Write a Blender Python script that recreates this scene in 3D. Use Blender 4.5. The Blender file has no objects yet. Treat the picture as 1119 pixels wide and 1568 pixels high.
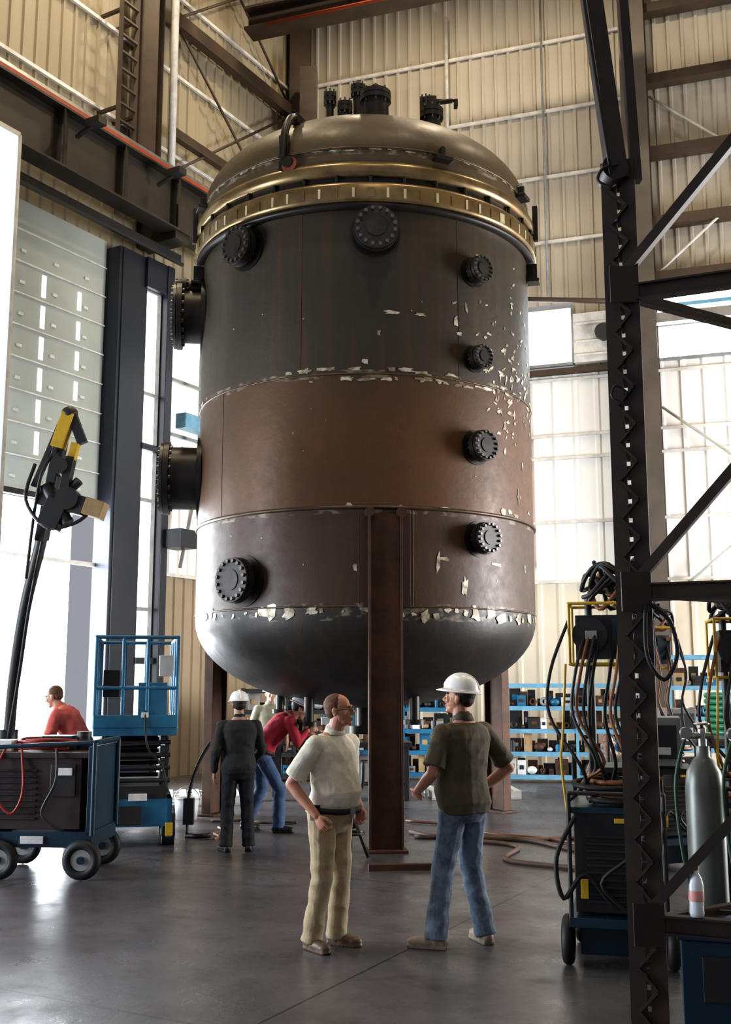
import bpy, bmesh, math, random
from mathutils import Vector, Matrix, noise
random.seed(7)
V=Vector
rad=math.radians
# ------------------------------------------------------------------ materials
def nt_new(name):
    m=bpy.data.materials.new(name); m.use_nodes=True
    return m,m.node_tree,m.node_tree.nodes['Principled BSDF']
def lk(nt,a,b): nt.links.new(a,b)
def mth(nt,op,a,b=None,c=None,clamp=False):
    n=nt.nodes.new('ShaderNodeMath'); n.operation=op; n.use_clamp=clamp
    for i,x in enumerate((a,b,c)):
        if x is None: continue
        if isinstance(x,(int,float)): n.inputs[i].default_value=x
        else: nt.links.new(x,n.inputs[i])
    return n.outputs[0]
def mixc(nt,f,a,b):
    n=nt.nodes.new('ShaderNodeMix'); n.data_type='RGBA'
    for i,x in ((0,f),(6,a),(7,b)):
        if isinstance(x,(int,float)): n.inputs[i].default_value=x
        elif isinstance(x,tuple): n.inputs[i].default_value=(*x[:3],1)
        else: nt.links.new(x,n.inputs[i])
    return n.outputs[2]
def tcoord(nt,scale=(1,1,1)):
    tc=nt.nodes.new('ShaderNodeTexCoord'); mp=nt.nodes.new('ShaderNodeMapping')
    mp.inputs['Scale'].default_value=scale; lk(nt,tc.outputs['Object'],mp.inputs[0]); return mp.outputs[0]
def noisen(nt,vec,scale,detail=4,rough=.6):
    n=nt.nodes.new('ShaderNodeTexNoise'); n.inputs['Scale'].default_value=scale
    n.inputs['Detail'].default_value=detail; n.inputs['Roughness'].default_value=rough
    lk(nt,vec,n.inputs['Vector']); return n.outputs['Fac']
def ramp(nt,fac,stops,interp='LINEAR'):
    r=nt.nodes.new('ShaderNodeValToRGB'); r.color_ramp.interpolation=interp
    e=r.color_ramp.elements
    while len(e)>1: e.remove(e[0])
    e[0].position=stops[0][0]; e[0].color=(*stops[0][1],1)
    for p,c in stops[1:]:
        x=e.new(p); x.color=(*c,1)
    lk(nt,fac,r.inputs[0]); return r.outputs[0]
def bump(nt,b,h,strength,dist=.02):
    n=nt.nodes.new('ShaderNodeBump'); n.inputs['Strength'].default_value=strength; n.inputs['Distance'].default_value=dist
    lk(nt,h,n.inputs['Height']); lk(nt,n.outputs[0],b.inputs['Normal'])
_mc={}
def mat(name,col,rough=.6,metal=0.,col2=None,ns=4.,bp=0.,sc=(1,1,1),lo=.4,hi=.65):
    if name in _mc: return _mc[name]
    m,nt,b=nt_new(name)
    b.inputs['Roughness'].default_value=rough; b.inputs['Metallic'].default_value=metal
    if col2 is None: col2=tuple(c*.75 for c in col)
    vec=tcoord(nt,sc); f=noisen(nt,vec,ns)
    c=ramp(nt,f,[(lo,col),(hi,col2)]); lk(nt,c,b.inputs['Base Color'])
    if bp: bump(nt,b,noisen(nt,vec,ns*3),bp)
    _mc[name]=m; return m
def emis(name,col,st):
    if name in _mc: return _mc[name]
    m,nt,b=nt_new(name); b.inputs['Base Color'].default_value=(*col,1)
    b.inputs['Emission Color'].default_value=(*col,1); b.inputs['Emission Strength'].default_value=st
    _mc[name]=m; return m
# ------------------------------------------------------------------ mesh builder
def frame(d,up=None):
    d=d.normalized()
    if up is None: up=V((0,0,1)) if abs(d.z)<.9 else V((0,1,0))
    x=d.cross(up)
    if x.length<1e-5: x=d.cross(V((1,0,0)))
    x.normalize(); y=x.cross(d).normalized()
    return x,y,d
def RZ(a): return Matrix.Rotation(rad(a),3,'Z')
class MB:
    def __init__(s): s.v=[];s.f=[];s.m=[];s.s=[];s.mi=0
    def add(s,vs,fs,sm=False):
        o=len(s.v); s.v+= [V(p) for p in vs]
        for f in fs:
            s.f.append([i+o for i in f]); s.m.append(s.mi); s.s.append(sm)
        return s
    def box(s,c,sz,rot=None):
        c=V(c); vs=[]
        for x in(-.5,.5):
            for y in(-.5,.5):
                for z in(-.5,.5):
                    p=V((x*sz[0],y*sz[1],z*sz[2]))
                    if rot: p=rot@p
                    vs.append(c+p)
        return s.add(vs,[(0,1,3,2),(4,6,7,5),(0,4,5,1),(2,3,7,6),(0,2,6,4),(1,5,7,3)])
    def beam(s,p0,p1,w,h,up=None):
        p0=V(p0);p1=V(p1);x,y,d=frame(p1-p0,up)
        vs=[p+x*a*w/2+y*b*h/2 for p in(p0,p1) for a,b in((-1,-1),(1,-1),(1,1),(-1,1))]
        return s.add(vs,[(3,2,1,0),(4,5,6,7),(0,1,5,4),(1,2,6,5),(2,3,7,6),(3,0,4,7)])
    def ibeam(s,p0,p1,w,h,tf=.02,tw=.015,up=None):
        p0=V(p0);p1=V(p1);x,y,d=frame(p1-p0,up)
        for sg in(-1,1):
            o=y*sg*(h-tf)/2; s.beam(p0+o,p1+o,w,tf,up)
        return s.beam(p0,p1,tw,h-2*tf,up)
    def cyl(s,p0,p1,r0,r1=None,n=16,sm=True,cap=True):
        if r1 is None: r1=r0
        p0=V(p0);p1=V(p1);x,y,d=frame(p1-p0); vs=[]
        for p,r in((p0,r0),(p1,r1)):
            for i in range(n):
                a=2*math.pi*i/n; vs.append(p+x*math.cos(a)*r+y*math.sin(a)*r)
        s.add(vs,[(i,(i+1)%n,n+(i+1)%n,n+i) for i in range(n)],sm)
        if cap:
            s.add(vs[:n],[tuple(reversed(range(n)))]); s.add(vs[n:],[tuple(range(n))])
        return s
    def tube(s,pts,r,n=8,radii=None,closed=False):
        pts=[V(p) for p in pts]; N=len(pts); vs=[]; px=None
        for k,p in enumerate(pts):
            a=pts[max(k-1,0)];b=pts[min(k+1,N-1)]
            if closed: a=pts[(k-1)%N]; b=pts[(k+1)%N]
            d=(b-a).normalized()
            if px is None: px=frame(d)[0]
            else:
                px=px-d*px.dot(d); px.normalize()
            y=d.cross(px); rr=radii[k] if radii else r
            for i in range(n):
                t=2*math.pi*i/n; vs.append(p+px*math.cos(t)*rr+y*math.sin(t)*rr)
        fs=[]
        for k in range(N if closed else N-1):
            k2=(k+1)%N
            for i in range(n): fs.append((k*n+i,k*n+(i+1)%n,k2*n+(i+1)%n,k2*n+i))
        if not closed: fs+= [tuple(reversed(range(n))),tuple(range((N-1)*n,N*n))]
        return s.add(vs,fs,True)
    def curve(s,pts,r,n=8,sub=5):
        P=[V(p) for p in pts]; Q=[]
        for i in range(len(P)-1):
            a=P[max(i-1,0)];b=P[i];c=P[i+1];d=P[min(i+2,len(P)-1)]
            for k in range(sub):
                t=k/sub; Q.append(.5*((2*b)+(c-a)*t+(2*a-5*b+4*c-d)*t*t+(3*b-a-3*c+d)*t**3))
        Q.append(P[-1]); return s.tube(Q,r,n)
    def torus(s,c,axis,R,r,N=24,n=8,a0=0,a1=360,upv=None):
        x,y,d=frame(V(axis),upv); full=(a1-a0)>=360
        k=N if full else N+1
        pts=[V(c)+x*math.cos(rad(a0+(a1-a0)*i/N))*R+y*math.sin(rad(a0+(a1-a0)*i/N))*R for i in range(k)]
        return s.tube(pts,r,n,closed=full)
    def lathe(s,prof,n=48,org=(0,0,0),axis=(0,0,1),sm=True):
        org=V(org);x,y,d=frame(V(axis)); vs=[]
        for r,z in prof:
            for i in range(n):
                a=2*math.pi*i/n; vs.append(org+x*math.cos(a)*r+y*math.sin(a)*r+d*z)
        fs=[(k*n+i,k*n+(i+1)%n,(k+1)*n+(i+1)%n,(k+1)*n+i) for k in range(len(prof)-1) for i in range(n)]
        return s.add(vs,fs,sm)
    def ell(s,c,rd,R=None,nu=16,nv=10):
        c=V(c); vs=[];fs=[]
        if isinstance(rd,(int,float)): rd=(rd,rd,rd)
        for j in range(1,nv):
            ph=math.pi*j/nv
            for i in range(nu):
                th=2*math.pi*i/nu
                p=V((rd[0]*math.sin(ph)*math.cos(th),rd[1]*math.sin(ph)*math.sin(th),rd[2]*math.cos(ph)))
                vs.append(p)
        vs+= [V((0,0,rd[2])),V((0,0,-rd[2]))]
        if R: vs=[R@p for p in vs]
        vs=[c+p for p in vs]; T=len(vs)-2
        for j in range(nv-2):
            for i in range(nu): fs.append((j*nu+i,(j+1)*nu+i,(j+1)*nu+(i+1)%nu,j*nu+(i+1)%nu))
        for i in range(nu):
            fs.append((T,i,(i+1)%nu)); fs.append((T+1,(nv-2)*nu+(i+1)%nu,(nv-2)*nu+i))
        return s.add(vs,fs,True)
    def mesh(s,name):
        me=bpy.data.meshes.new(name); me.from_pydata([tuple(p) for p in s.v],[],s.f)
        me.polygons.foreach_set('material_index',s.m); me.polygons.foreach_set('use_smooth',s.s)
        me.update(); return me
    def build(s,name,mats,parent=None,loc=(0,0,0),rz=0,bev=0,fixn=True):
        me=s.mesh(name)
        if fixn:
            bm=bmesh.new(); bm.from_mesh(me); bmesh.ops.recalc_face_normals(bm,faces=bm.faces); bm.to_mesh(me); bm.free()
        for m in mats: me.materials.append(m)
        o=bpy.data.objects.new(name,me); bpy.context.collection.objects.link(o)
        o.location=loc; o.rotation_euler[2]=rad(rz)
        if parent: o.parent=parent
        if bev:
            b=o.modifiers.new('Bevel','BEVEL'); b.width=bev; b.segments=2; b.limit_method='ANGLE'; b.angle_limit=rad(50)
        return o
def empty(name,loc=(0,0,0),rz=0):
    e=bpy.data.objects.new(name,None); bpy.context.collection.objects.link(e); e.location=loc; e.rotation_euler[2]=rad(rz)
    e.empty_display_size=.2
    return e
# ------------------------------------------------------------------ shared materials
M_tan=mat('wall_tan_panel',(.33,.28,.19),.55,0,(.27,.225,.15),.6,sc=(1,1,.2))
M_tan2=mat('wall_panel_dim_tan_back',(.47,.42,.335),.55,0,(.39,.345,.27),.6,sc=(1,1,.2))  # upper back wall, its dimmer light put into the tan colour
M_white=mat('wall_panel_lit_white',(.88,.86,.82),.5,0,(.80,.78,.74),.5,sc=(1,1,.3))  # same cladding whitened to carry the brighter light at mid height
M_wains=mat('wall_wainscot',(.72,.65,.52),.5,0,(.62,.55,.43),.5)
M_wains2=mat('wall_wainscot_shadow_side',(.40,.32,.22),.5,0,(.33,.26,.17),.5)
M_seam=mat('panel_seam_trim',(.72,.69,.63),.5)
M_brown=mat('brown_painted_steel',(.075,.048,.03),.5,.1,(.05,.034,.024),2)
M_dark=mat('dark_steel',(.03,.032,.036),.45,.3,(.045,.04,.035),3)
M_jamb=mat('blue_black_column_paint',(.016,.020,.030),.4,.1,(.024,.027,.033),1)
M_green=mat('girder_olive_steel',(.045,.038,.028),.5,.2,(.03,.026,.02),1.5)
M_red=mat('red_paint',(.35,.035,.02),.45)
M_orange=mat('orange_rail_paint',(.33,.06,.02),.5)
M_black=mat('black_rubber',(.012,.012,.012),.6)
M_blue=mat('blue_machine_paint',(.03,.17,.29),.4,.1,(.02,.11,.21),3)
M_dblue=mat('dark_teal_machine_paint',(.010,.04,.065),.4,.1,(.008,.028,.05),3)
M_lblue=mat('light_blue_rack_paint',(.16,.36,.50),.45)
M_yel=mat('yellow_paint',(.6,.38,.03),.45)
M_grey=mat('grey_paint',(.3,.3,.29),.45)
M_whitep=mat('white_paint',(.75,.75,.72),.4)
M_steel=mat('bare_steel',(.4,.39,.37),.35,.8)
M_rust=mat('rusty_steel',(.10,.045,.025),.65,.3,(.055,.032,.02),5,bp=.1)
M_copper=mat('copper_cable',(.26,.11,.05),.5,.2)
M_hose=mat('brown_hose',(.13,.08,.055),.6)
M_card=mat('cardboard',(.4,.27,.14),.8)
M_glassy=mat('clear_plastic',(.7,.75,.8),.15)
M_day=emis('daylight_glazing',(.90,.95,1.),9)
M_dayd=emis('daylight_haze_outdoors',(.88,.94,1.),20)
# ------------------------------------------------------------------ room
def LW(s,o,z): return V((-1.72-.5*s+.866*o,24.98-.866*s-.5*o,z))
def BW(r,o,z): return V((4.04+.9455*r-.3256*o,23-.3256*r-.9455*o,z))
def ribbed(mb,F,a,b,z0,z1,pitch=.3,d=.035):
    pr=[];x=a
    while x<b-1e-4:
        for dx,o in((0,0),(.20,0),(.225,d),(.275,d)):
            if x+dx*pitch/.3<b: pr.append((x+dx*pitch/.3,o))
        x+=pitch
    pr.append((b,0)); n=len(pr)
    vs=[F(p,o,z0) for p,o in pr]+[F(p,o,z1) for p,o in pr]
    mb.add(vs,[(i,i+1,n+i+1,n+i) for i in range(n-1)])
H=20.
# floor
m,nt,b=nt_new('concrete_floor')
tc=nt.nodes.new('ShaderNodeTexCoord'); mp=nt.nodes.new('ShaderNodeMapping'); mp.inputs['Rotation'].default_value=(0,0,rad(28)); lk(nt,tc.outputs['Object'],mp.inputs[0])
n1=noisen(nt,mp.outputs[0],.55,6,.65); n2=noisen(nt,mp.outputs[0],9,5,.7); n3=noisen(nt,mp.outputs[0],2.3,5,.7); n4=noisen(nt,mp.outputs[0],28,4,.7)
c1=ramp(nt,n1,[(.35,(.07,.066,.075)),(.65,(.15,.142,.152))]); c2=mixc(nt,mth(nt,'MULTIPLY',n2,.5),c1,(.05,.045,.045))
c2=mixc(nt,ramp(nt,n3,[(.54,(0,0,0)),(.70,(.75,.75,.75))]),c2,(.045,.039,.037))
c2=mixc(nt,ramp(nt,n4,[(.66,(0,0,0)),(.74,(.8,.8,.8))]),c2,(.03,.025,.022))
sx=nt.nodes.new('ShaderNodeSeparateXYZ'); lk(nt,mp.outputs[0],sx.inputs[0])
def joint(o,per):
    fr=mth(nt,'FRACT',mth(nt,'DIVIDE',mth(nt,'ADD',o,1.3),per)); return mth(nt,'LESS_THAN',mth(nt,'ABSOLUTE',mth(nt,'SUBTRACT',fr,.5)),.0022)
jm=mth(nt,'MAXIMUM',joint(sx.outputs[0],4.2),joint(sx.outputs[1],4.2))
c3=mixc(nt,mth(nt,'MULTIPLY',jm,.8),c2,(.02,.02,.02)); lk(nt,c3,b.inputs['Base Color'])
lk(nt,mth(nt,'MULTIPLY_ADD',n3,.5,.07),b.inputs['Roughness']); bump(nt,b,n2,.12)
mb=MB(); mb.add([(-30,-8,0),(30,-8,0),(30,45,0),(-30,45,0)],[(0,1,2,3)]); mb.build('floor',[m])
mb=MB(); cor=[LW(30,-.2,H),LW(-.5,-.2,H),BW(14,-.2,H),V((8,-2,H)),V((-13,-2,H))]; mb.add(cor,[(0,1,2,3,4)])
mb.mi=1
for k in range(7):
    mb.ibeam(LW(1+4*k,0,H-.5),LW(1+4*k,0,H-.5)+V((.9455,-.3256,0))*22,.25,.7)
mb.build('ceiling',[M_tan,M_brown],fixn=False)
# left wall ----------
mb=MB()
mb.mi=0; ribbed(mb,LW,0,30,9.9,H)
ribbed(mb,LW,0,3.5,3.9,9.9); ribbed(mb,LW,3.5,5.0,9.0,9.9); ribbed(mb,LW,12.4,17,0,9.9); ribbed(mb,LW,17,23,5.5,9.9); ribbed(mb,LW,23,30,0,9.9)
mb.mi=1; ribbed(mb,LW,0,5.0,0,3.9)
mb.mi=2; ribbed(mb,LW,3.5,5.0,3.9,5.6)
mb.mi=3
for z in(3.9,12.6,14.4,16.2,18.2): mb.beam(LW(0,.06,z),LW(12,.06,z),.06,.07)
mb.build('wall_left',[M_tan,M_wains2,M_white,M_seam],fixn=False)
# back wall
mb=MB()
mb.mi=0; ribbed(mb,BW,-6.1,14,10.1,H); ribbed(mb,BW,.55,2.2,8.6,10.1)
mb.mi=0; ribbed(mb,BW,-6.1,-1.3,8.6,10.1)
mb.mi=2; ribbed(mb,BW,-6.1,14,3.9,8.6,.45,.03); ribbed(mb,BW,5.2,14,8.6,10.1)
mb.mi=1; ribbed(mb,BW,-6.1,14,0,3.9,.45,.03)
mb.mi=3
for z in(3.92,5.2,6.6,7.1,8.35): mb.beam(BW(-6.1,.06,z),BW(14,.06,z),.05,.06)
for z in(11.55,13.1,14.7,16.4): mb.beam(BW(-6.1,.06,z),BW(2.0,.06,z),.05,.07)
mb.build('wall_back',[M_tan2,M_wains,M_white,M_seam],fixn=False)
mb=MB(); def_R=BW(14,0,0)
def RW(s,o,z): return V((def_R.x-.5*s-.866*o,def_R.y-.866*s+.5*o,z))
ribbed(mb,RW,0,3,0,H); ribbed(mb,RW,9,20,0,H); ribbed(mb,RW,3,9,6,H); mb.build('wall_right',[M_tan],fixn=False)
# left big pillar (door jamb) and sectional door
mb=MB()
mb.mi=0
mb.box(LW(6.06,.2,4.95),(.5,.68,9.9),RZ(-30))
mb.box(LW(6.42,.25,4.95),(.35,.10,9.9),RZ(-30))
mb.box(LW(5.14,.3,4.95),(.5,.2,9.9),RZ(-30)); mb.box(LW(5.5,.3,9.6),(.45,.6,.6),RZ(-30)); mb.box(LW(5.5,.3,.5),(.3,.5,1.0),RZ(-30))
for z in(2.2,6.2): mb.box(LW(5.5,.42,z),(.12,.5,.12),RZ(-30))
mb.box(LW(4.9,.7,4.5),(.5,.5,.35),RZ(-30))
mb.build('door_jamb_column',[M_jamb],bev=.01)
M_door=mat('sectional_door_panel',(.40,.43,.39),.4,0,(.34,.37,.33),.7)
e=empty('door_1'); mb=MB(); z=5.0; k=0
while z<9.9:
    mb.mi=0; mb.beam(LW(6.5,.08,z+.28),LW(12.4,.08,z+.28),.05,.53)
    mb.mi=1; mb.beam(LW(6.5,.12,z),LW(12.4,.12,z),.04,.02)
    z+=.56
for s in(7.0,7.75,8.5,9.2,9.9): 
    for q in range(8): mb.mi=1; mb.box(LW(s,.125,5.2+q*.56),(.03,.10,.05),RZ(-30)); 
for q in range(1,7): mb.mi=4; mb.box(LW(8.0,.115,5.28+q*.56),(.02,.09,.40),RZ(-30)); mb.box(LW(7.15,.115,5.28+q*.56),(.02,.08,.34),RZ(-30)); mb.box(LW(8.9,.115,5.28+q*.56),(.02,.09,.34),RZ(-30))
mb.mi=2; mb.beam(LW(6.5,.1,4.95),LW(12.4,.1,4.95),.1,.1)
mb.build('sections',[M_door,M_seam,M_black,M_white,emis('door_vision_slot',(.9,.95,1),.9)],e)
mb=MB(); mb.add([LW(6.5,-.5,0),LW(12.4,-.5,0),LW(12.4,-.5,5),LW(6.5,-.5,5)],[(0,1,2,3)]); mb.build('outdoor_glare',[M_dayd],e)
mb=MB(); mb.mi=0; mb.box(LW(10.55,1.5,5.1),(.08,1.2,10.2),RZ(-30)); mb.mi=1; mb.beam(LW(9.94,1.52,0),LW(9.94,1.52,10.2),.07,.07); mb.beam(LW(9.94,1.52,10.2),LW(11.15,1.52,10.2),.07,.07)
mb.build('door_2',[emis('door_leaf_daylight_glow',(.78,.86,.95),.55),M_seam])  # leaf has a glow of its own, imitating daylight on it
# window frames
def win(name,F,a,b,z0,z1,nx,nz,o=.02,mg=M_day):
    e=empty(name); mb=MB()
    for i in range(nx+1):
        x=a+(b-a)*i/nx; mb.beam(F(x,o,z0),F(x,o,z1),.07,.07)
    for j in range(nz+1):
        z=z0+(z1-z0)*j/nz; mb.beam(F(a,o,z),F(b,o,z),.07,.07)
    mb.build('window_frame',[M_grey],e)
    mb=MB(); mb.add([F(a,o-.06,z0),F(b,o-.06,z0),F(b,o-.06,z1),F(a,o-.06,z1)],[(0,1,2,3)]); mb.build('glazing',[mg],e)
win('window_1',BW,-1.3,.55,8.7,10.0,1,1)
win('window_2',BW,2.2,5.2,8.6,10.1,1,2)
win('window_3',LW,3.5,5.0,5.6,9.0,1,3,mg=emis('frosted_glazing',(.95,.93,.88),1.4))
win('window_4',LW,5.26,5.70,1.1,9.3,1,4,o=.36,mg=emis('frosted_glazing_side',(.95,.97,1),3))
# corner column, back columns
mb=MB(); mb.ibeam(BW(-5.85,.35,0),BW(-5.85,.35,H),.5,.5,.03,.03); mb.build('corner_column',[M_brown])
M_col=mat('grey_brown_column',(.11,.09,.072),.5,.1,(.08,.065,.05),1.2)
for i,r in enumerate((2.1,7.5)):
    mb=MB(); mb.ibeam(BW(r,.35,0),BW(r,.35,H),.55,.6,.03,.03,up=V((.3256,.9455,0))); mb.build('building_column',[M_col])
mb=MB()
for z in(10.35,11.6,13.2,14.9,16.6): mb.beam(BW(2.3,.2,z),BW(10,.2,z),.3,.22)
mb.beam(BW(-1.3,.1,8.52),BW(2.1,.1,8.52),.15,.12)
mb.build('wall_girt_set',[M_brown])
mb=MB(); mb.mi=0; mb.beam(BW(2.2,.5,9.35),BW(6,.5,9.35),.2,.22); mb.mi=1; mb.beam(BW(2.2,.5,9.62),BW(6,.5,9.62),.05,.08); mb.build('cable_tray',[M_steel,M_lblue])
# conduits
mb=MB()
mb.tube([BW(.05,.12,10.15),BW(.05,.12,17.5)],.025); mb.build('electrical_conduit',[M_grey])
mb=MB(); mb.tube([BW(-2.2,.12,13.2),BW(-2.2,.12,17.5)],.04); mb.build('electrical_conduit',[M_seam])
mb=MB(); mb.tube([LW(5.15,.45,11.8),LW(5.15,.45,19.5)],.08)
mb.build('rain_downpipe',[M_seam])
mb=MB(); mb.box(BW(1.3,.15,9.2),(1.4,.2,1.1),RZ(-19)); mb.mi=1; mb.cyl(BW(1.25,.25,9.25),BW(1.25,.42,9.25),.18); 
mb.mi=0
for z in(8.8,9.1,9.5): mb.beam(BW(.65,.28,z),BW(1.95,.28,z),.04,.04)
mb.mi=2; mb.tube([BW(-.9,.6,10.15),BW(2,.6,9.75)],.06); mb.tube([BW(-.9,.6,9.75),BW(-.6,.6,10.35)],.09)
mb.build('wall_exhaust_fan',[M_seam,M_dark,M_brown])
mb=MB(); mb.beam(BW(-.75,.25,4.3),BW(-.75,.25,6.9),.18,.18); mb.box(BW(-.75,.25,6.95),(.3,.3,.1),RZ(-19)); mb.box(BW(-.75,.25,4.25),(.3,.3,.1),RZ(-19)); mb.build('red_fire_standpipe',[M_red])
# runway girder left
mb=MB(); mb.mi=0; mb.ibeam(LW(.7,.85,10.95),LW(18,.85,10.95),.42,1.1,.04,.03)
for k in range(12): mb.beam(LW(1+1.5*k,1.0,10.45),LW(1+1.5*k,1.0,11.45),.02,.2)
mb.mi=1; mb.beam(LW(.7,.95,11.55),LW(18,.95,11.55),.14,.10)
mb.mi=2; mb.beam(LW(.7,.95,11.65),LW(18,.95,11.65),.06,.08)
mb.mi=3; mb.beam(LW(5.0,.6,10.1),LW(18,.6,10.1),.12,.14); mb.beam(LW(5.0,.7,9.96),LW(18,.7,9.96),.06,.06)
mb.mi=0
for s in(5.4,11.5,17): mb.box(LW(s,.45,10.6),(1.1,.4,.7),RZ(-30))
mb.mi=3
for s in(6.2,8.3): mb.beam(LW(s,1.05,11.05),LW(s,1.5,11.2),.06,.06); mb.box(LW(s,1.5,11.2),(.3,.2,.12),RZ(-30))
mb.build('crane_runway_girder',[M_green,M_orange,M_steel,M_dark])
# upper column + ladder
mb=MB(); mb.ibeam(LW(5.75,.3,11.7),LW(5.75,.3,H),.5,.6,.04,.03); mb.ibeam(LW(13.5,.3,11.7),LW(13.5,.3,H),.5,.6,.04,.03); mb.build('runway_column',[M_brown])
mb=MB()
for ds in(0,.45): mb.beam(LW(6.35+ds,.55,11.7),LW(6.35+ds,.55,19.5),.08,.05)
z=11.9
while z<19.4: mb.beam(LW(6.35,.55,z),LW(6.8,.55,z),.06,.04); z+=.35
for z in(12.5,14.5,16.5,18.5): mb.beam(LW(6.35,.55,z),LW(6.35,0,z),.06,.06); mb.beam(LW(6.8,.55,z),LW(6.8,0,z),.06,.06)
mb.build('wall_ladder',[M_brown])
mb=MB()
def rod(a,b_): mb.tube([a,b_],.03)
for z0,z1 in((12,15.4),(15.4,19)):
    rod(LW(.6,.3,z0),LW(5.0,.3,z1)); rod(LW(.6,.3,z1),LW(5.0,.3,z0))
mb.beam(LW(.6,.3,15.4),LW(4.95,.3,15.4),.2,.3); mb.beam(LW(.6,.3,12.9),LW(4.95,.3,12.9),.15,.2)
mb.build('wall_cross_bracing',[M_brown])
mb=MB()
for z0,z1 in((3.5,7.5),(10.4,14.5)):
    rod(BW(2.4,.3,z0),BW(7.2,.3,z1)); rod(BW(2.4,.3,z1),BW(7.2,.3,z0))
mb.build('wall_cross_bracing',[M_seam])
# duct & blue beam behind nozzles on left
mb=MB(); mb.mi=0; mb.beam(LW(1.6,.5,6.9),LW(4.7,.5,6.9),.25,.3); mb.beam(LW(1.6,.5,6.3),LW(4.7,.5,6.3),.15,.12); mb.mi=1; mb.beam(LW(4.0,.5,6.3),LW(4.0,.5,8.4),.12,.12); mb.beam(LW(4.6,.5,4.0),LW(4.0,.5,6.3),.06,.06)
mb.build('blue_pipe_rack',[M_lblue,M_grey])
# bridge crane
mb=MB(); a=BW(-6.0,3,16.35); bb=BW(13,3,16.35)
mb.mi=0; mb.ibeam(a,bb,.5,.55,.06,.04); mb.ibeam(a+V((-.5,-1.5,.3)),bb+V((-.5,-1.5,.3)),.3,.4,.04,.03)
mb.mi=1; mb.box(BW(-2.2,3.35,16.5),(1.3,.1,.35),RZ(-19)); mb.mi=2; mb.tube([BW(-5.5,3.3,16.05),BW(4,3.3,16.05)],.04)
mb.mi=0; mb.beam(LW(.9,.95,11.75),LW(.9,.95,16.2),.4,.4)
mb.mi=3; mb.box(BW(-1.2,3.4,16.62),(.45,.2,.12),RZ(-19))
mb.build('bridge_crane',[M_brown,M_red,M_orange,emis('crane_work_light',(1,.93,.8),12)])
# high-bay lamps, out of view, added for warm light on dome and walls
def lamp(x,y,z,P,col=(1,.83,.6)):
    e=empty('high_bay_fill_lamp',(x,y,z))
    mb=MB(); mb.lathe([(.05,.45),(.12,.42),(.14,.2),(.32,0),(.30,0),(.12,.2)],24); mb.cyl((0,0,.4),(0,0,H-z-.1),.015); mb.build('added_lamp_reflector',[M_steel],e)
    l=bpy.data.lights.new('added_lamp_bulb','AREA'); l.shape='DISK'; l.size=.55; l.energy=P; l.color=col
    o=bpy.data.objects.new('added_lamp_bulb',l); bpy.context.collection.objects.link(o); o.parent=e; o.location=(0,0,.02)
lamp(-3,10,18.2,340); lamp(3.5,9,18.2,270); lamp(-4.2,16.5,18.2,340); lamp(3.5,17.5,18.2,330); lamp(8.5,15,18.2,330); lamp(0,20,18.2,230); lamp(1,4,18.2,150)
def arealight(name,c,nrm,w,h,P,col):
    l=bpy.data.lights.new(name,'AREA'); l.shape='RECTANGLE'; l.size=w; l.size_y=h; l.energy=P; l.color=col
    o=bpy.data.objects.new(name,l); bpy.context.collection.objects.link(o); o.location=c
    o.rotation_euler=V(nrm).to_track_quat('-Z','Y').to_euler(); return o
nL=V((.866,-.5,0)); nB=V((-.3256,-.9455,0)); nR=V((-.866,.5,0))
arealight('added_light_left_opening',LW(20,-.2,2.7),nL,5.9,5.4,2100,(.82,.90,1))  # unseen opening with a panel light, added to brighten things from the left
arealight('added_light_right_opening',RW(6,-.2,3),nR,6,6,3000,(.97,.97,1))  # added panel light in an unseen opening, brightening the back wall
w=bpy.data.worlds.new('World'); bpy.context.scene.world=w; w.use_nodes=True
bg=w.node_tree.nodes['Background']; bg.inputs[0].default_value=(.88,.90,1,1); bg.inputs[1].default_value=.34
bpy.context.scene.view_settings.view_transform='Standard'
try: bpy.context.scene.view_settings.look='Medium High Contrast'
except Exception: pass
# ------------------------------------------------------------------ pressure vessel
R=2.24
m,nt,b=nt_new('weathered_vessel_steel'); M_tank=m
tc=nt.nodes.new('ShaderNodeTexCoord'); sx=nt.nodes.new('ShaderNodeSeparateXYZ'); lk(nt,tc.outputs['Object'],sx.inputs[0])
X,Y_,Z=sx.outputs
vec=tc.outputs['Object']
nb=noisen(nt,vec,1.1,6,.65); nf=noisen(nt,vec,7,5,.7); nh=noisen(nt,vec,.8,3,.5)
zj=mth(nt,'ADD',mth(nt,'DIVIDE',Z,10.),mth(nt,'MULTIPLY_ADD',nb,.006,-.003))
base=ramp(nt,zj,[(0,(.030,.027,.026)),(.262,(.034,.030,.026)),(.268,(.065,.034,.020)),(.376,(.075,.038,.021)),(.380,(.125,.052,.017)),(.46,(.125,.056,.019)),(.535,(.10,.048,.020)),(.541,(.050,.038,.024)),(.66,(.040,.033,.023)),(.73,(.055,.042,.026)),(.80,(.10,.073,.036)),(.9,(.075,.053,.029)),(1,(.065,.047,.028))])
c=mixc(nt,mth(nt,'MULTIPLY',mth(nt,'SUBTRACT',nf,.35,clamp=True),1.6,clamp=True),base,mixc(nt,.5,base,(.016,.013,.010)))
c=mixc(nt,ramp(nt,nh,[(.42,(0,0,0)),(.62,(.6,.6,.6))]),c,mixc(nt,.6,base,(.030,.022,.014)))
vst=nt.nodes.new('ShaderNodeMapping'); vst.inputs['Scale'].default_value=(5,5,.25); lk(nt,vec,vst.inputs[0])
nstk=noisen(nt,vst.outputs[0],1.5,4,.6)
c=mixc(nt,ramp(nt,nstk,[(.5,(0,0,0)),(.75,(.5,.5,.5))]),c,(.10,.045,.016))
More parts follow.
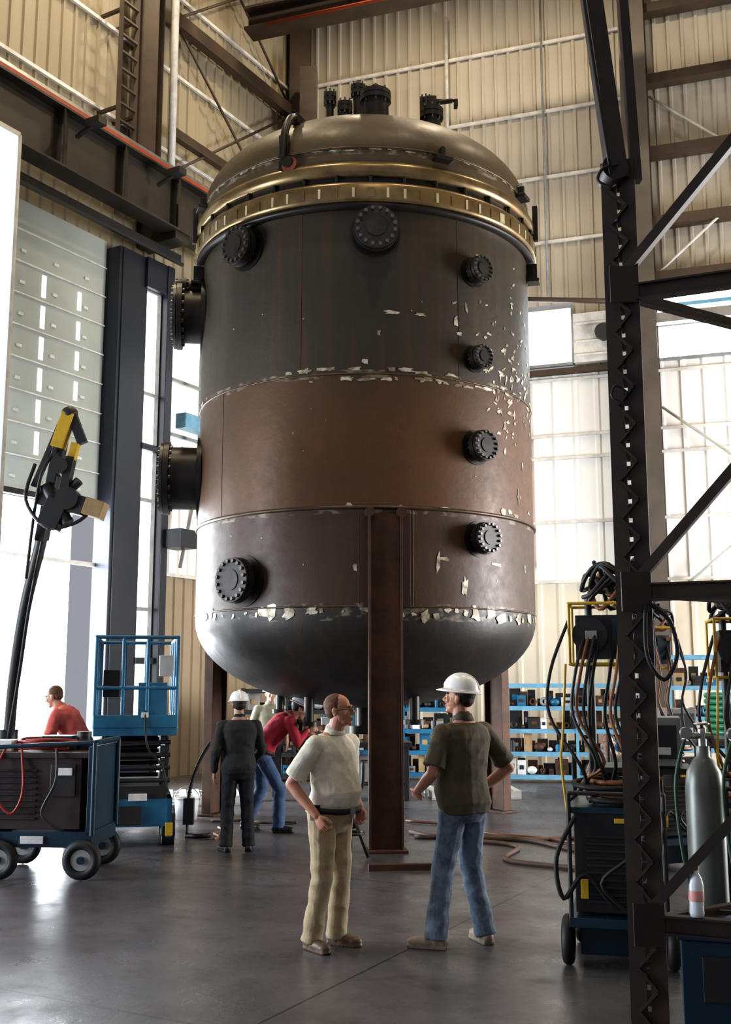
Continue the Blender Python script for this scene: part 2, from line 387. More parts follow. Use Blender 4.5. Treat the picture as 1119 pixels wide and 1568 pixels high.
vm=nt.nodes.new('ShaderNodeMapping'); vm.inputs['Scale'].default_value=(1.7,1.7,3.0); lk(nt,vec,vm.inputs[0])
ns=noisen(nt,vm.outputs[0],3.6,2,.5)
band=None
for zs,wd in((2.60,.10),(5.37,.05),(3.75,.03),(8.13,.035)):
    q=mth(nt,'LESS_THAN',mth(nt,'ABSOLUTE',mth(nt,'SUBTRACT',Z,zs)),wd)
    band=q if band is None else mth(nt,'MAXIMUM',band,q)
sp=mth(nt,'MULTIPLY',band,mth(nt,'MULTIPLY',mth(nt,'SUBTRACT',ns,.52,clamp=True),7.,clamp=True))
c=mixc(nt,mth(nt,'MULTIPLY',sp,.6),c,(.34,.29,.20)); lk(nt,c,b.inputs['Base Color'])
b.inputs['Metallic'].default_value=.15; lk(nt,mth(nt,'MULTIPLY_ADD',nf,.4,.30),b.inputs['Roughness']); bump(nt,b,mth(nt,'ADD',nb,mth(nt,'MULTIPLY',nf,.2)),.2,.05)
b.inputs['Coat Weight'].default_value=.10; b.inputs['Coat Roughness'].default_value=.3
M_noz=mat('nozzle_dark_steel',(.025,.022,.020),.4,.5,(.04,.033,.027),5)
M_fl=mat('flange_steel',(.27,.19,.09),.3,.6,(.16,.11,.055),3)
M_lid=mat('blind_flange_steel',(.06,.054,.05),.38,.5,(.04,.035,.032),5)
M_bolt=mat('bolt_steel',(.16,.15,.14),.35,.6)
M_gus=mat('bright_ground_gusset',(.75,.66,.45),.35,.4)
M_weld=mat('weld_bead',(.10,.07,.045),.4,.5)
M_grind=mat('ground_metal_patch',(.60,.55,.44),.4,.3,(.22,.18,.12),7,lo=.42,hi=.58)
TX,TY=0.,14.4
ves=empty('pressure_vessel',(TX,TY,0))
mb=MB(); prof=[]
for i in range(17):
    a=math.pi/2*i/16; prof.append((max(.001,R*math.sin(a)),2.6-1.12*math.cos(a)))
prof+= [(R,2.66),(R,3.78),(R,5.37),(R,7.45)]
mb.lathe(prof,192)
prof=[(R+.02,8.0),(R+.02,8.2)]
for i in range(1,19):
    a=math.pi/2*i/18; prof.append((max(.001,(R+.02)*math.cos(a)),8.2+1.1*math.sin(a)))
mb.lathe(prof,192); mb.build('shell',[M_tank],ves)
# ground / spatter marks: thin irregular scale patches on the plate
mb=MB(); rn=random.Random(11)
def blob(phi,z,w,h,rot=0.,rr_=R):
    n=11; vs=[]
    for i in range(n):
        a=2*math.pi*i/n; k=rn.uniform(.45,1.1)
        sx_=(1 if math.cos(a)>0 else -1)*abs(math.cos(a))**.6; sy_=(1 if math.sin(a)>0 else -1)*abs(math.sin(a))**.7
        u=sx_*w/2*k; v=sy_*h/2*k; u,v=u*math.cos(rot)-v*math.sin(rot),u*math.sin(rot)+v*math.cos(rot)
        p=rad(phi)+u/rr_; vs.append((math.sin(p)*(rr_+.006),-math.cos(p)*(rr_+.006),z+v))
    mb.add(vs,[tuple(range(n))])
for k in range(46):   # mid seam
    ph=rn.uniform(-75,78); 
    if ph<-20 and rn.random()<.5: continue
    blob(ph,5.37+rn.choice((.045,-.05,-.06))+rn.uniform(-.015,.015),rn.uniform(.05,.24),rn.uniform(.025,.055))
for ph,z,w_,h_ in((8,6.12,.24,.05),(17,6.12,.16,.05),(4,5.86,.05,.09),(0,5.52,.10,.07),(8,5.43,.12,.06),(12,5.43,.2,.06),(19,5.36,.12,.08),(-24,5.42,.10,.05),(-18,5.43,.06,.09),(-12,5.44,.26,.05),(29,6.1,.06,.16),(30,5.95,.1,.05),(22,3.18,.06,.34),(9,3.22,.07,.3),(-3,3.1,.06,.1),(31,2.9,.09,.32),(24,3.22,.14,.07),(25,3.8,.24,.05),(44,3.2,.2,.05),(48,3.85,.1,.1),(52,3.87,.08,.07),(56,3.84,.12,.06),(38,7.0,.12,.08),(42,6.9,.05,.05),(33,6.3,.05,.14),(62,4.5,.05,.12),(62,3.2,.05,.10),(58,4.1,.05,.3),(10,3.8,.12,.06),(-5,3.82,.10,.05)):
    blob(ph,z,w_,h_,rn.uniform(-.05,.05))
for k in range(120):   # dense spatter on the right
    ph=rn.gauss(57,11); z=5.55+rn.gauss(0,.5)
    if ph<26 or ph>86: continue
    blob(ph,z,rn.uniform(.03,.15),rn.uniform(.025,.06),rn.choice((.6,.7,-.2,1.2,.1)))
for k in range(26): blob(rn.uniform(35,80),rn.uniform(3.9,7.1),rn.uniform(.025,.07),rn.uniform(.02,.06),rn.uniform(-1,1))
for k in range(16): blob(rn.uniform(-60,70),rn.uniform(3.0,7.0),rn.uniform(.015,.035),rn.uniform(.012,.025),rn.uniform(-1,1))
ph=-74
while ph<84: # lower seam blotches
    big=rn.random()<.35
    blob(ph,2.60+rn.uniform(-.05,.04),rn.uniform(.12,.26) if big else rn.uniform(.03,.1),rn.uniform(.10,.2) if big else rn.uniform(.04,.1),rn.uniform(-.4,.4),R+.001); ph+=rn.uniform(2.5,7.5)
ph=-72
while ph<80:
    blob(ph,8.16+rn.uniform(-.02,.02),rn.uniform(.04,.2),rn.uniform(.02,.045),0,R+.02); ph+=rn.uniform(2.5,7)
mb.build('grind_marks',[M_grind],ves,fixn=False)
mb=MB()
for z in(2.66,5.37): mb.torus((0,0,z),(0,0,1),R,.012,160,8)
mb.torus((0,0,8.18),(0,0,1),R+.02,.018,160,8)
mb.torus((0,0,3.79),(0,0,1),R+.01,.022,160,8)
for ph,z0,z1 in((-20,5.37,7.4),(14,2.66,3.78),(-52,3.78,5.37),(30,5.37,7.4)):
    a=rad(ph); mb.cyl((math.sin(a)*R,-math.cos(a)*R,z0),(math.sin(a)*R,-math.cos(a)*R,z1),.005,n=8)
mb.build('weld_seams',[M_weld],ves)
mb=MB()
mb.mi=1; mb.lathe([(R-.02,7.39),(R+.10,7.39),(R+.10,7.45),(R+.06,7.46)],160)
mb.mi=0; mb.lathe([(R+.05,7.45),(R+.11,7.46),(R+.12,7.50),(R+.12,7.66),(R+.10,7.70),(R+.05,7.72)],160)
mb.lathe([(R+.05,7.79),(R+.11,7.79),(R+.11,7.92),(R+.08,7.97),(R-.02,8.01)],160)
mb.mi=1; mb.lathe([(R+.055,7.6),(R+.055,7.9)],160)
for i in range(72):
    a=2*math.pi*(i+.3)/72; d=V((math.sin(a),-math.cos(a),0)); rm=Matrix.Rotation(a,3,'Z')
    mb.mi=2 if (i*7)%5>1 else 0; mb.box(d*(R+.122)+V((0,0,7.56)),((.03 if i%9 else .09),.012,.12),rm)
    mb.mi=1
    if i%2==0: mb.cyl(d*(R+.085)+V((0,0,7.68)),d*(R+.085)+V((0,0,7.83)),.022,n=8)
mb.build('body_flange',[M_fl,M_noz,M_gus],ves)
def nozzle(mb,phi,z,r,L=.22,stub=.6,nb=16,lid=True):
    a=rad(phi); d=V((math.sin(a),-math.cos(a),0)); p=d*(R-.05)+V((0,0,z))
    mb.mi=0; mb.cyl(p,d*(R+.012)+V((0,0,z)),r*1.12,n=36)
    mb.cyl(p,d*(R+L)+V((0,0,z)),r*stub,n=32)
    q=d*(R+L-.07)+V((0,0,z)); e=d*(R+L)+V((0,0,z))
    mb.cyl(q,e,r,n=36)
    mb.mi=2; mb.cyl(e+d*.008,e+d*.045,r*.97,n=36)
    t=e+d*.045
    mb.mi=1
    x,y,_=frame(d)
    for k in range(nb):
        w=2*math.pi*(k+.5)/nb; o=(x*math.cos(w)+y*math.sin(w))*r*.83
        mb.cyl(q+o-d*.03,t+o+d*.03,r*.065+.004,n=8)
    mb.mi=2; mb.cyl(t,t+d*.012,r*.45,n=24)
mb=MB()
for phi,z,r,L in((-41,7.12,.25,.16),(3,7.10,.27,.16),(36,6.77,.17,.14),(36,5.67,.15,.13),(36,4.58,.19,.15),(36.5,3.48,.19,.15),(-39.5,2.99,.27,.18)):
    nozzle(mb,phi,z,r,L,nb=16)
nozzle(mb,-83,6.74,.46,.34,.8,20); nozzle(mb,-84,4.5,.49,.45,.85,20)
nozzle(mb,-80,7.1,.13,.3,.7,8)
mb.build('side_nozzles',[M_noz,M_bolt,M_lid],ves)
mb=MB()
def domez(x,y):
    q=1-(x*x+y*y)/((R+.02)**2); return 8.2+1.1*math.sqrt(max(q,0))
def topnoz(x,y,h,r,fr):
    z0=domez(x,y)-.08; z1=domez(x,y)+h
    mb.mi=0; mb.cyl((x,y,z0),(x,y,z1),r,n=24); mb.cyl((x,y,z1-.06),(x,y,z1),fr,n=28); mb.cyl((x,y,z1+.01),(x,y,z1+.07),fr,n=28)
    mb.mi=1
    for k in range(8):
        a=2*math.pi*k/8; mb.cyl((x+math.cos(a)*fr*.85,y+math.sin(a)*fr*.85,z1-.1),(x+math.cos(a)*fr*.85,y+math.sin(a)*fr*.85,z1+.11),.014,n=6)
topnoz(.13,-1.45,.24,.17,.20); 
mb.mi=1; mb.torus((.13,-1.45,domez(.13,-1.45)+.36),(0,1,0),.08,.012,16,6)
topnoz(-.47,-1.1,.34,.05,.085); topnoz(-.10,-1.05,.44,.065,.10); topnoz(-.27,-1.2,.16,.08,.10)
topnoz(.87,-1.2,.16,.12,.155); topnoz(.80,-1.1,.32,.04,.08)
mb.mi=0; z=domez(.87,-1.1)+.34
mb.tube([(.87,-1.1,z-.25),(.87,-1.1,z),(1.15,-1.15,z+.02)],.035); mb.cyl((.84,-1.1,z+.05),(1.2,-1.1,z+.05),.02); mb.box((1.2,-1.1,z),(.05,.1,.1)); mb.box((.87,-1.1,z+.02),(.14,.12,.14))
mb.mi=0
for phi in(-26,24,63,-72,150,200):
    a=rad(phi); d=V((math.sin(a),-math.cos(a),0)); rm=Matrix.Rotation(a,3,'Z')
    mb.mi=0
    if phi==-26:
        mb.box(d*(R+.03)+V((0,0,8.2)),(.12,.07,.5),rm)
        mb.curve([d*(R+.08)+V((0,0,8.1)),d*(R+.02)+V((0,0,8.5)),d*(R-.12)+V((0,0,8.75)),d*(R-.32)+V((0,0,8.84))],.05)
        mb.cyl(d*(R+.02)+V((.1,0,8.05)),d*(R+.16)+V((.1,0,8.05)),.07); mb.box(d*(R-.3)+V((0,0,8.80)),(.1,.2,.12),rm)
        mb.mi=3; mb.cyl(d*(R+.1)+V((.12,0,8.02)),d*(R+.15)+V((.12,0,8.02)),.1,n=20)
    else:
        mb.box(d*(R+.06)+V((0,0,8.1)),(.22,.16,.05),rm); mb.box(d*(R+.03)+V((0,0,8.18)),(.05,.14,.16),rm)
for phi in(76,-78):
    a=rad(phi); d=V((math.sin(a),-math.cos(a),0)); rm=Matrix.Rotation(a,3,'Z')
    mb.mi=0; mb.box(d*(R+.07)+V((0,0,7.25)),(.05,.14,.26),rm); mb.box(d*(R+.09)+V((0,0,7.13)),(.2,.16,.04),rm); mb.box(d*(R+.13)+V((0,0,7.95)),(.07,.07,.5),rm)
mb.build('top_nozzles_and_lugs',[M_noz,M_bolt,M_lid,mat('dull_red_cap',(.2,.055,.035),.5)],ves,bev=.006)
mb=MB()
for phi in(5.5,125.5,245.5):
    a=rad(phi); d=V((math.sin(a),-math.cos(a),0)); t=V((math.cos(a),math.sin(a),0))
    c=d*(R+.075); mb.mi=0
    mb.ibeam(c+V((0,0,.03)),c+V((0,0,3.70)),.14,.38,.022,.018,up=t)
    mb.box(c+V((0,0,.015)),(.46,.30,.03),Matrix.Rotation(a,3,'Z'))
    for sg in(-1,1): mb.cyl(c+t*sg*.18+V((0,0,3.72))-d*.08,c+t*sg*.18+V((0,0,3.72))+d*.08,.055,n=18)
    mb.mi=1; mb.box(d*(R+.003)+V((0,0,3.2)),(.6,.02,1.1),Matrix.Rotation(a,3,'Z'))
mb.build('support_legs',[M_rust,M_tank],ves,bev=.004)
mb=MB(); mb.cyl((0,0,1.2),(0,0,1.55),.12); mb.cyl((0,0,1.15),(0,0,1.25),.22,n=24); mb.cyl((.6,-.9,1.35),(.6,-.9,1.75),.07); mb.cyl((.6,-.9,1.3),(.6,-.9,1.36),.14,n=24); mb.cyl((-.7,-.8,1.3),(-.7,-.8,1.8),.06); mb.cyl((-.7,-.8,1.28),(-.7,-.8,1.33),.12)
mb.cyl((-1.1,-.3,1.45),(-1.1,-.3,1.9),.05); mb.cyl((-1.1,-.3,1.42),(-1.1,-.3,1.47),.1)
mb.build('bottom_nozzles',[M_noz],ves)
# ------------------------------------------------------------------ people
def remesh_obj(mb,vox,name,mats,parent,it=3,fold=0,fs=9.):
    me=mb.mesh('tmp'); o=bpy.data.objects.new('tmp',me); bpy.context.collection.objects.link(o)
    r=o.modifiers.new('r','REMESH'); r.mode='VOXEL'; r.voxel_size=vox; r.use_smooth_shade=True
    if it:
        s=o.modifiers.new('s','SMOOTH'); s.factor=.5; s.iterations=it
    bpy.context.view_layer.update()
    me2=bpy.data.meshes.new_from_object(o.evaluated_get(bpy.context.evaluated_depsgraph_get()))
    bpy.data.objects.remove(o); bpy.data.meshes.remove(me)
    if fold:
        nr=[v.normal.copy() for v in me2.vertices]
        for v,n in zip(me2.vertices,nr):
            p=v.co; q=V((p.x*fs+p.z*2,p.y*fs,p.z*fs*1.3-p.x*3)); w=noise.noise(q); w=(.3-abs(w))*1.2+.35*noise.noise(V((p.x*fs*2+5,p.y*fs*2,p.z*fs*2.6)))
            v.co=p+n*(w*fold)
    me2.name=name; me2.materials.clear()
    for m in mats: me2.materials.append(m)
    for p in me2.polygons: p.use_smooth=True; p.material_index=0
    ob=bpy.data.objects.new(name,me2); bpy.context.collection.objects.link(ob); ob.parent=parent
    return ob
def limb(mb,pts,rs,n=14):
    pts=[V(p) for p in pts]
    for i in range(len(pts)-1): mb.cyl(pts[i],pts[i+1],rs[i],rs[i+1],n=n)
    for p,r in zip(pts,rs): mb.ell(p,r*.998,nu=14,nv=8)
TORSO=[(.80,.10,.09,0),(.86,.165,.115,-.01),(.93,.178,.125,-.012),(1.0,.168,.118,0),(1.08,.158,.115,.008),(1.18,.168,.12,.006),(1.28,.182,.125,.0),(1.36,.188,.118,-.008),(1.42,.165,.095,-.012),(1.46,.10,.07,-.01),(1.50,.06,.06,-.005)]
def spine_at(P,z):
    zs=[.90,1.08,1.30,1.48]; pts=[P['pelvis'],P['waist'],P['chest'],P['neck']]
    i=0
    while i<2 and z>zs[i+1]: i+=1
    t=(z-zs[i])/(zs[i+1]-zs[i]); return pts[i].lerp(pts[i+1],t)
def torso(mb,P,z0,z1,grow=0,belly=0,hem=0):
    rings=[r for r in TORSO if z0<=r[0]<=z1]; vs=[]; n=24
    for z,hw,hd,yo in rings:
        c=spine_at(P,z); t=(spine_at(P,z+.06)-spine_at(P,z-.06)).normalized()
        w=(z-.9)/.5; w=min(max(w,0),1)
        x=(P['hx'].lerp(P['sx'],w)).normalized(); f=t.cross(x).normalized(); x=f.cross(t)
        bl=belly*max(0,1-abs(z-1.06)/.2)
        c=c+f*(yo+bl*.5)
        g=grow+hem*max(0,1-abs(z-1.0)/.22)
        for i in range(n):
            a=2*math.pi*i/n; ca,sa=math.cos(a),math.sin(a)
            px=abs(ca)**.85*(1 if ca>0 else -1)
            vs.append(c+x*px*(hw+g+bl*.3)+f*sa*(hd+g+bl*.5))
    k=len(rings); fs=[(j*n+i,j*n+(i+1)%n,(j+1)*n+(i+1)%n,(j+1)*n+i) for j in range(k-1) for i in range(n)]
    fs+= [tuple(reversed(range(n))),tuple(range((k-1)*n,k*n))]
    mb.add(vs,fs,True)
def hand(mb,w,d,pn,side,curl=25):
    d=d.normalized(); th=(side-d*side.dot(d)).normalized(); pn=(pn-d*pn.dot(d)-th*pn.dot(th)).normalized()
    Rm=Matrix((th,d,pn)).transposed()
    mb.ell(w+d*.048,(.040,.055,.017),Rm); mb.ell(w+d*.07+th*.002,(.041,.03,.015),Rm); mb.ell(w+d*.035+th*.022+pn*.006,(.018,.032,.015),Rm)
    for k,(off,L) in enumerate(((.031,.070),(.0105,.078),(-.0105,.072),(-.031,.057))):
        p=w+d*(.088-abs(off-.01)*.15)+th*off; dd=(d+th*off*1.6).normalized(); r=.0086-.0004*k
        pts=[p]; c=curl*.6
        for q,l in enumerate((.45,.32,.25)):
            v=dd*math.cos(rad(c))+pn*math.sin(rad(c)); p=p+v*L*l; pts.append(p); c+=curl*(1.1+.12*k)
        limb(mb,pts,[r,r*.97,r*.9,r*.78],10)
    p=w+d*.022+th*.026; t1=p+(th*.8+d*.7+pn*.35).normalized()*.036; t2=t1+(th*.3+d*.95+pn*.4).normalized()*.032; t3=t2+(d*.95+pn*.35).normalized()*.024
    limb(mb,[p,t1,t2,t3],[.014,.0115,.010,.008],10)
def person(name,loc,yaw,P={},Ht=1.75,shirt=None,pants=None,skin=None,shoe=None,hair=None,hat=None,glasses=False,long_sleeve=False,belly=0,tucked=True,vox=.007,headyaw=0,headpitch=0,phone=False):
    k=Ht/1.75; e=empty(name,loc,yaw); e.scale=(k,k,k)
    D=dict(pelvis=(0,0,.90),waist=(0,0,1.08),chest=(0,-.01,1.30),neck=(0,-.01,1.48),head=(0,.03,1.625),hx=(1,0,0),sx=(1,0,0),
      hipR=(.09,0,.90),hipL=(-.09,0,.90),kneeR=(.11,.02,.49),kneeL=(-.11,.02,.49),ankR=(.13,-.03,.09),ankL=(-.13,-.03,.09),
      toeR=(.25,1,0),toeL=(-.25,1,0),shR=(.195,-.01,1.40),shL=(-.195,-.01,1.40),elR=(.26,-.05,1.12),elL=(-.26,-.05,1.12),
      wrR=(.27,.05,.88),wrL=(-.27,.05,.88),hdR=(0,.2,-1),hdL=(0,.2,-1),pnR=(-1,0,0),pnL=(1,0,0),thR=(0,1,0),thL=(0,1,0),curl=28)
    D.update(P); D={a:(V(v) if isinstance(v,tuple) else v) for a,v in D.items()}; P=D
    hy=Matrix.Rotation(rad(headyaw),3,'Z')@Matrix.Rotation(rad(headpitch),3,'X'); hc=P['head']
    def hp(x,y,z): return hc+hy@V((x,y,z))
    # --- one continuous body: head, neck, trunk, arms, hands, legs
    mb=MB(); torso(mb,P,.80,1.5,-.004,belly)
    limb(mb,[P['neck']-V((0,0,.03)),hp(0,-.015,-.055)],[.062,.056])
    mb.ell(hp(0,-.014,.035),(.074,.092,.085),hy); mb.ell(hp(0,.012,-.02),(.064,.075,.078),hy); mb.ell(hp(0,.03,-.072),(.046,.048,.036),hy); mb.ell(hp(0,.066,-.095),(.022,.018,.017),hy)
    mb.ell(hp(0,.078,.026),(.05,.014,.012),hy); mb.ell(hp(.036,.062,-.02),(.022,.02,.02),hy); mb.ell(hp(-.036,.062,-.02),(.022,.02,.02),hy)
    limb(mb,[hp(0,.086,.012),hp(0,.104,-.022)],[.008,.013]); mb.ell(hp(0,.092,-.03),(.018,.013,.009),hy)
    mb.ell(hp(0,.082,-.058),(.024,.011,.006),hy); mb.ell(hp(0,.080,-.070),(.021,.011,.007),hy)
    for s in(-1,1):
        mb.ell(hp(s*.076,-.012,-.008),(.009,.019,.031),hy); mb.ell(hp(s*.082,-.018,.006),(.007,.016,.018),hy)
    for S in 'RL':
        s=1 if S=='R' else -1
        sh,el,wr=P['sh'+S],P['el'+S],P['wr'+S]
        limb(mb,[sh,sh.lerp(el,.45),el,el.lerp(wr,.3),wr],[.056,.047,.040,.043,.028])
        hd=P['hd'+S].normalized()
        hand(mb,wr+hd*.005,hd,P['pn'+S],P['th'+S],P['curl'])
        hi,kn,an=P['hip'+S],P['knee'+S],P['ank'+S]
        limb(mb,[hi,hi.lerp(kn,.5),kn,kn.lerp(an,.3),an],[.085,.07,.055,.052,.036])
    remesh_obj(mb,vox*.8,'body',[skin],e,it=2)
    # --- eyes, mouth
    mb=MB()
    for s in(-1,1):
        mb.mi=0; mb.ell(hp(s*.031,.073,.003),(.0125,.010,.008),hy,12,8); mb.mi=1; mb.ell(hp(s*.031,.0815,.003),(.005,.003,.005),hy,10,6)
        mb.mi=2; mb.ell(hp(s*.032,.086,.026),(.019,.007,.004),hy,10,6)
    mb.mi=3; mb.ell(hp(0,.088,-.064),(.021,.008,.004),hy,12,6)
    if glasses:
        mb.mi=1
        for s in(-1,1):
            mb.torus(hp(s*.034,.098,.0),hy@V((0,1,0)),.022,.0022,20,6); mb.tube([hp(s*.056,.095,.004),hp(s*.082,.02,.006),hp(s*.084,-.02,-.004)],.0022,6)
        mb.tube([hp(-.012,.1,.004),hp(.012,.1,.004)],.002,6)
    mb.build('face_details',[mat('eye_white',(.7,.68,.64),.3),mat('pupil_dark',(.02,.015,.012),.3),hair,mat('lip',(.35,.12,.09),.5)],e)
    mb=MB(); mb.ell(hp(0,-.03,.042),(.080,.087,.084),hy,24,16); mb.ell(hp(0,-.050,-.0),(.072,.060,.055),hy,20,12)
    remesh_obj(mb,.008,'hair',[hair],e,it=1,fold=.003,fs=40)
    if hat:
        mb=MB(); pr=[]
        o=hp(0,-.012,.055)
        for i in range(9):
            a=math.pi/2*i/8; pr.append((.110*math.cos(a)**.8+.001,.115*math.sin(a)))
        n=32
        vs=[]; 
        prr=[(.126,-.012),(.131,-.008),(.113,.004)]+pr
        for r,z in prr:
            for i in range(n):
                a=2*math.pi*i/n; y=math.sin(a)*r*1.16; 
                if r>.125 and math.sin(a)>0: y+=.03*math.sin(a)
                vs.append(o+hy@V((math.cos(a)*r,y,z-(.008*math.sin(a) if r>.12 else 0))))
        mb.add(vs,[(j*n+i,j*n+(i+1)%n,(j+1)*n+(i+1)%n,(j+1)*n+i) for j in range(len(prr)-1) for i in range(n)],True)
        pts=[o+hy@V((0,math.cos(rad(t))*.128,.118*math.sin(rad(t)))) for t in range(10,171,10)]; mb.tube(pts,.009,8)
        ob=mb.build('hard_hat',[hat],e); sm=ob.modifiers.new('s','SOLIDIFY'); sm.thickness=.004
    # --- shirt
    mb=MB(); torso(mb,P,.93 if tucked else .86,1.46,.014 if tucked else .02,belly,hem=.010)
    nk=P['neck']; limb(mb,[nk-V((0,0,.04)),nk+V((0,.0,.008))],[.075,.066])
    for S in 'RL':
        sh,el,wr=P['sh'+S],P['el'+S],P['wr'+S]
        inn=sh.lerp(P['chest'],.4)+V((0,0,.02))
        if long_sleeve: limb(mb,[inn,sh,sh.lerp(el,.5),el,wr.lerp(el,.08)],[.075,.068,.06,.055,.04])
        else:
            limb(mb,[inn,sh],[.075,.067]); mb.cyl(sh,sh.lerp(el,.84),.067,.076,n=18)
    remesh_obj(mb,vox,'shirt',[shirt],e,it=3,fold=.011,fs=6.5)
    if not long_sleeve:
        mb=MB()  # collar
        n=20
        vs=[nk+V((math.cos(2*math.pi*i/n)*r,math.sin(2*math.pi*i/n)*r+.004,z+(.012 if math.sin(2*math.pi*i/n)<0 else 0))) for r,z in((.082,-.017),(.070,.012),(.064,.03)) for i in range(n)]
        mb.add(vs,[(j*n+i,j*n+(i+1)%n,(j+1)*n+(i+1)%n,(j+1)*n+i) for j in range(2) for i in range(n)],True)
        ob=mb.build('collar',[shirt],e); sm=ob.modifiers.new('s','SOLIDIFY'); sm.thickness=.004
    # --- trousers
    mb=MB(); torso(mb,P,.80,1.0,.012,belly*.8)
    for S in 'RL':
        hi,kn,an=P['hip'+S],P['knee'+S],P['ank'+S]
        limb(mb,[hi,hi.lerp(kn,.4),kn],[.10,.092,.074]); mb.cyl(kn,kn.lerp(an,.45),.074,.072,n=18); mb.cyl(kn.lerp(an,.45),an+(an-kn).normalized()*.035,.072,.074,n=18)
    remesh_obj(mb,vox,'trousers',[pants],e,it=3,fold=.013,fs=6)
    t=(P['waist']-P['pelvis']).normalized(); fw=t.cross(P['hx']).normalized()
    if tucked:
        mb=MB(); n=32; vs=[]; c=spine_at(P,.962)
        for dz in(-.02,.02):
            for i in range(n):
                a=2*math.pi*i/n; ca=math.cos(a); vs.append(c+t*dz+P['hx']*(abs(ca)**.85*(1 if ca>0 else -1))*(.200+belly*.3)+fw*(math.sin(a)*(.148+belly*.5)+belly*.3-.004))
        mb.add(vs,[(i,(i+1)%n,n+(i+1)%n,n+i) for i in range(n)],True); mb.mi=1; mb.box(c+fw*(.150+belly*.8),(.045,.01,.035))
        if phone: mb.mi=0; mb.box(c+P['hx']*.205+fw*.03-t*.02,(.03,.06,.10))
        ob=mb.build('belt',[M_black,M_steel],e); sm=ob.modifiers.new('s','SOLIDIFY'); sm.thickness=.005; sm.offset=1
    # --- shoes
    for S in 'RL':
        an=P['ank'+S]; d=P['toe'+S].copy(); up=V((0,0,1)); d.z=0; d.normalize(); x=d.cross(up); g=an.z-.09
        Rm=Matrix((x,d,up)).transposed(); b0=V((an.x,an.y,g)); mb=MB()
        mb.ell(b0+up*.045+d*-.03,(.042,.055,.045),Rm); mb.ell(b0+up*.042+d*.07,(.046,.10,.04),Rm); mb.ell(b0+up*.038+d*.14,(.046,.055,.034),Rm)
        limb(mb,[b0+up*.05,b0+up*.12],[.048,.05]); mb.box(b0+up*.012+d*.055,(.078,.24,.024),Rm); mb.ell(b0+up*.014+d*.15,(.044,.05,.014),Rm)
        remesh_obj(mb,.007,'shoe_'+S,[shoe],e,it=2)
    return e
SK=mat('skin_tan',(.50,.27,.18),.5,0,(.44,.22,.145),6); SK2=mat('skin_ruddy',(.50,.24,.15),.5,0,(.42,.19,.12),6)
HR=mat('hair_auburn',(.14,.06,.027),.7,0,(.08,.035,.018),40); HD=mat('hair_dark',(.02,.014,.01),.7,0,(.035,.022,.015),40)
def cloth(n,c,f=.8): return mat(n,c,.85,0,tuple(x*f for x in c),12,bp=.15)
SH_cream=cloth('cream_polo_cloth',(.68,.63,.52)); PT_khaki=cloth('khaki_cloth',(.42,.33,.20)); SH_olive=cloth('olive_tshirt_cloth',(.10,.082,.05)); PT_jean=cloth('faded_denim',(.17,.22,.29),.5)
SH_dark=cloth('dark_work_jacket',(.025,.025,.025)); SH_red=cloth('red_shirt_cloth',(.45,.03,.05)); SH_pink=cloth('coral_shirt_cloth',(.6,.12,.10)); PT_dk=cloth('dark_work_trousers',(.02,.02,.025)); PT_jd=cloth('dark_denim',(.07,.12,.22))
SHO=mat('brown_leather',(.13,.08,.05),.5); SHT=mat('tan_boot_leather',(.34,.27,.19),.6); SHB=mat('black_boot_leather',(.02,.02,.02),.5)
HATW=mat('white_hat_plastic',(.85,.85,.83),.3,0,(.8,.8,.78),3)
person('bareheaded_man',(-.26,7.82,0),-128,dict(elR=(.29,-.10,1.13),wrR=(.25,.10,.93),hdR=(-.15,.5,-.85),pnR=(-.9,-.1,0),curl=45,
   elL=(-.25,-.03,1.12),wrL=(-.17,.15,.95),hdL=(.25,.25,-.9),pnL=(1,-.1,0),hipR=(.09,.02,.90),hipL=(-.09,.02,.90),kneeR=(.09,.02,.49),kneeL=(-.10,.03,.49),ankR=(.10,-.06,.09),ankL=(-.12,-.02,.09),
   pelvis=(0,.02,.90),waist=(0,.04,1.08),chest=(0,.035,1.30),neck=(0,.05,1.48),head=(0,.10,1.63),shR=(.195,.04,1.40),shL=(-.195,.04,1.40)),
   1.735,SH_cream,PT_khaki,SK2,SHO,HR,None,True,belly=.05,tucked=True,headyaw=20,headpitch=6,vox=.006,phone=True)
person('man_in_white_hard_hat',(.70,7.95,0),40,dict(elL=(-.29,.0,1.13),wrL=(-.24,.20,1.0),hdL=(.5,.6,-.5),pnL=(.8,-.3,0),elR=(.40,-.06,1.14),wrR=(.21,.05,.99),hdR=(-.4,.6,-.4),pnR=(-.8,-.5,0),
   kneeL=(-.14,.06,.5),ankL=(-.24,.03,.09),kneeR=(.09,.03,.5),ankR=(.12,-.07,.09),toeL=(-.75,1,0),toeR=(.35,1,0),curl=35),
   1.83,SH_olive,PT_jean,SK2,SHT,HD,HATW,False,belly=.03,tucked=False,headyaw=28,headpitch=8,vox=.006)
person('worker_in_dark_jacket',(-1.40,12.15,0),15,dict(elR=(.27,.0,1.12),wrR=(.22,.2,1.0),hdR=(0,1,0)),1.68,SH_dark,PT_dk,SK,SHB,HD,HATW,long_sleeve=True,tucked=False,vox=.010)
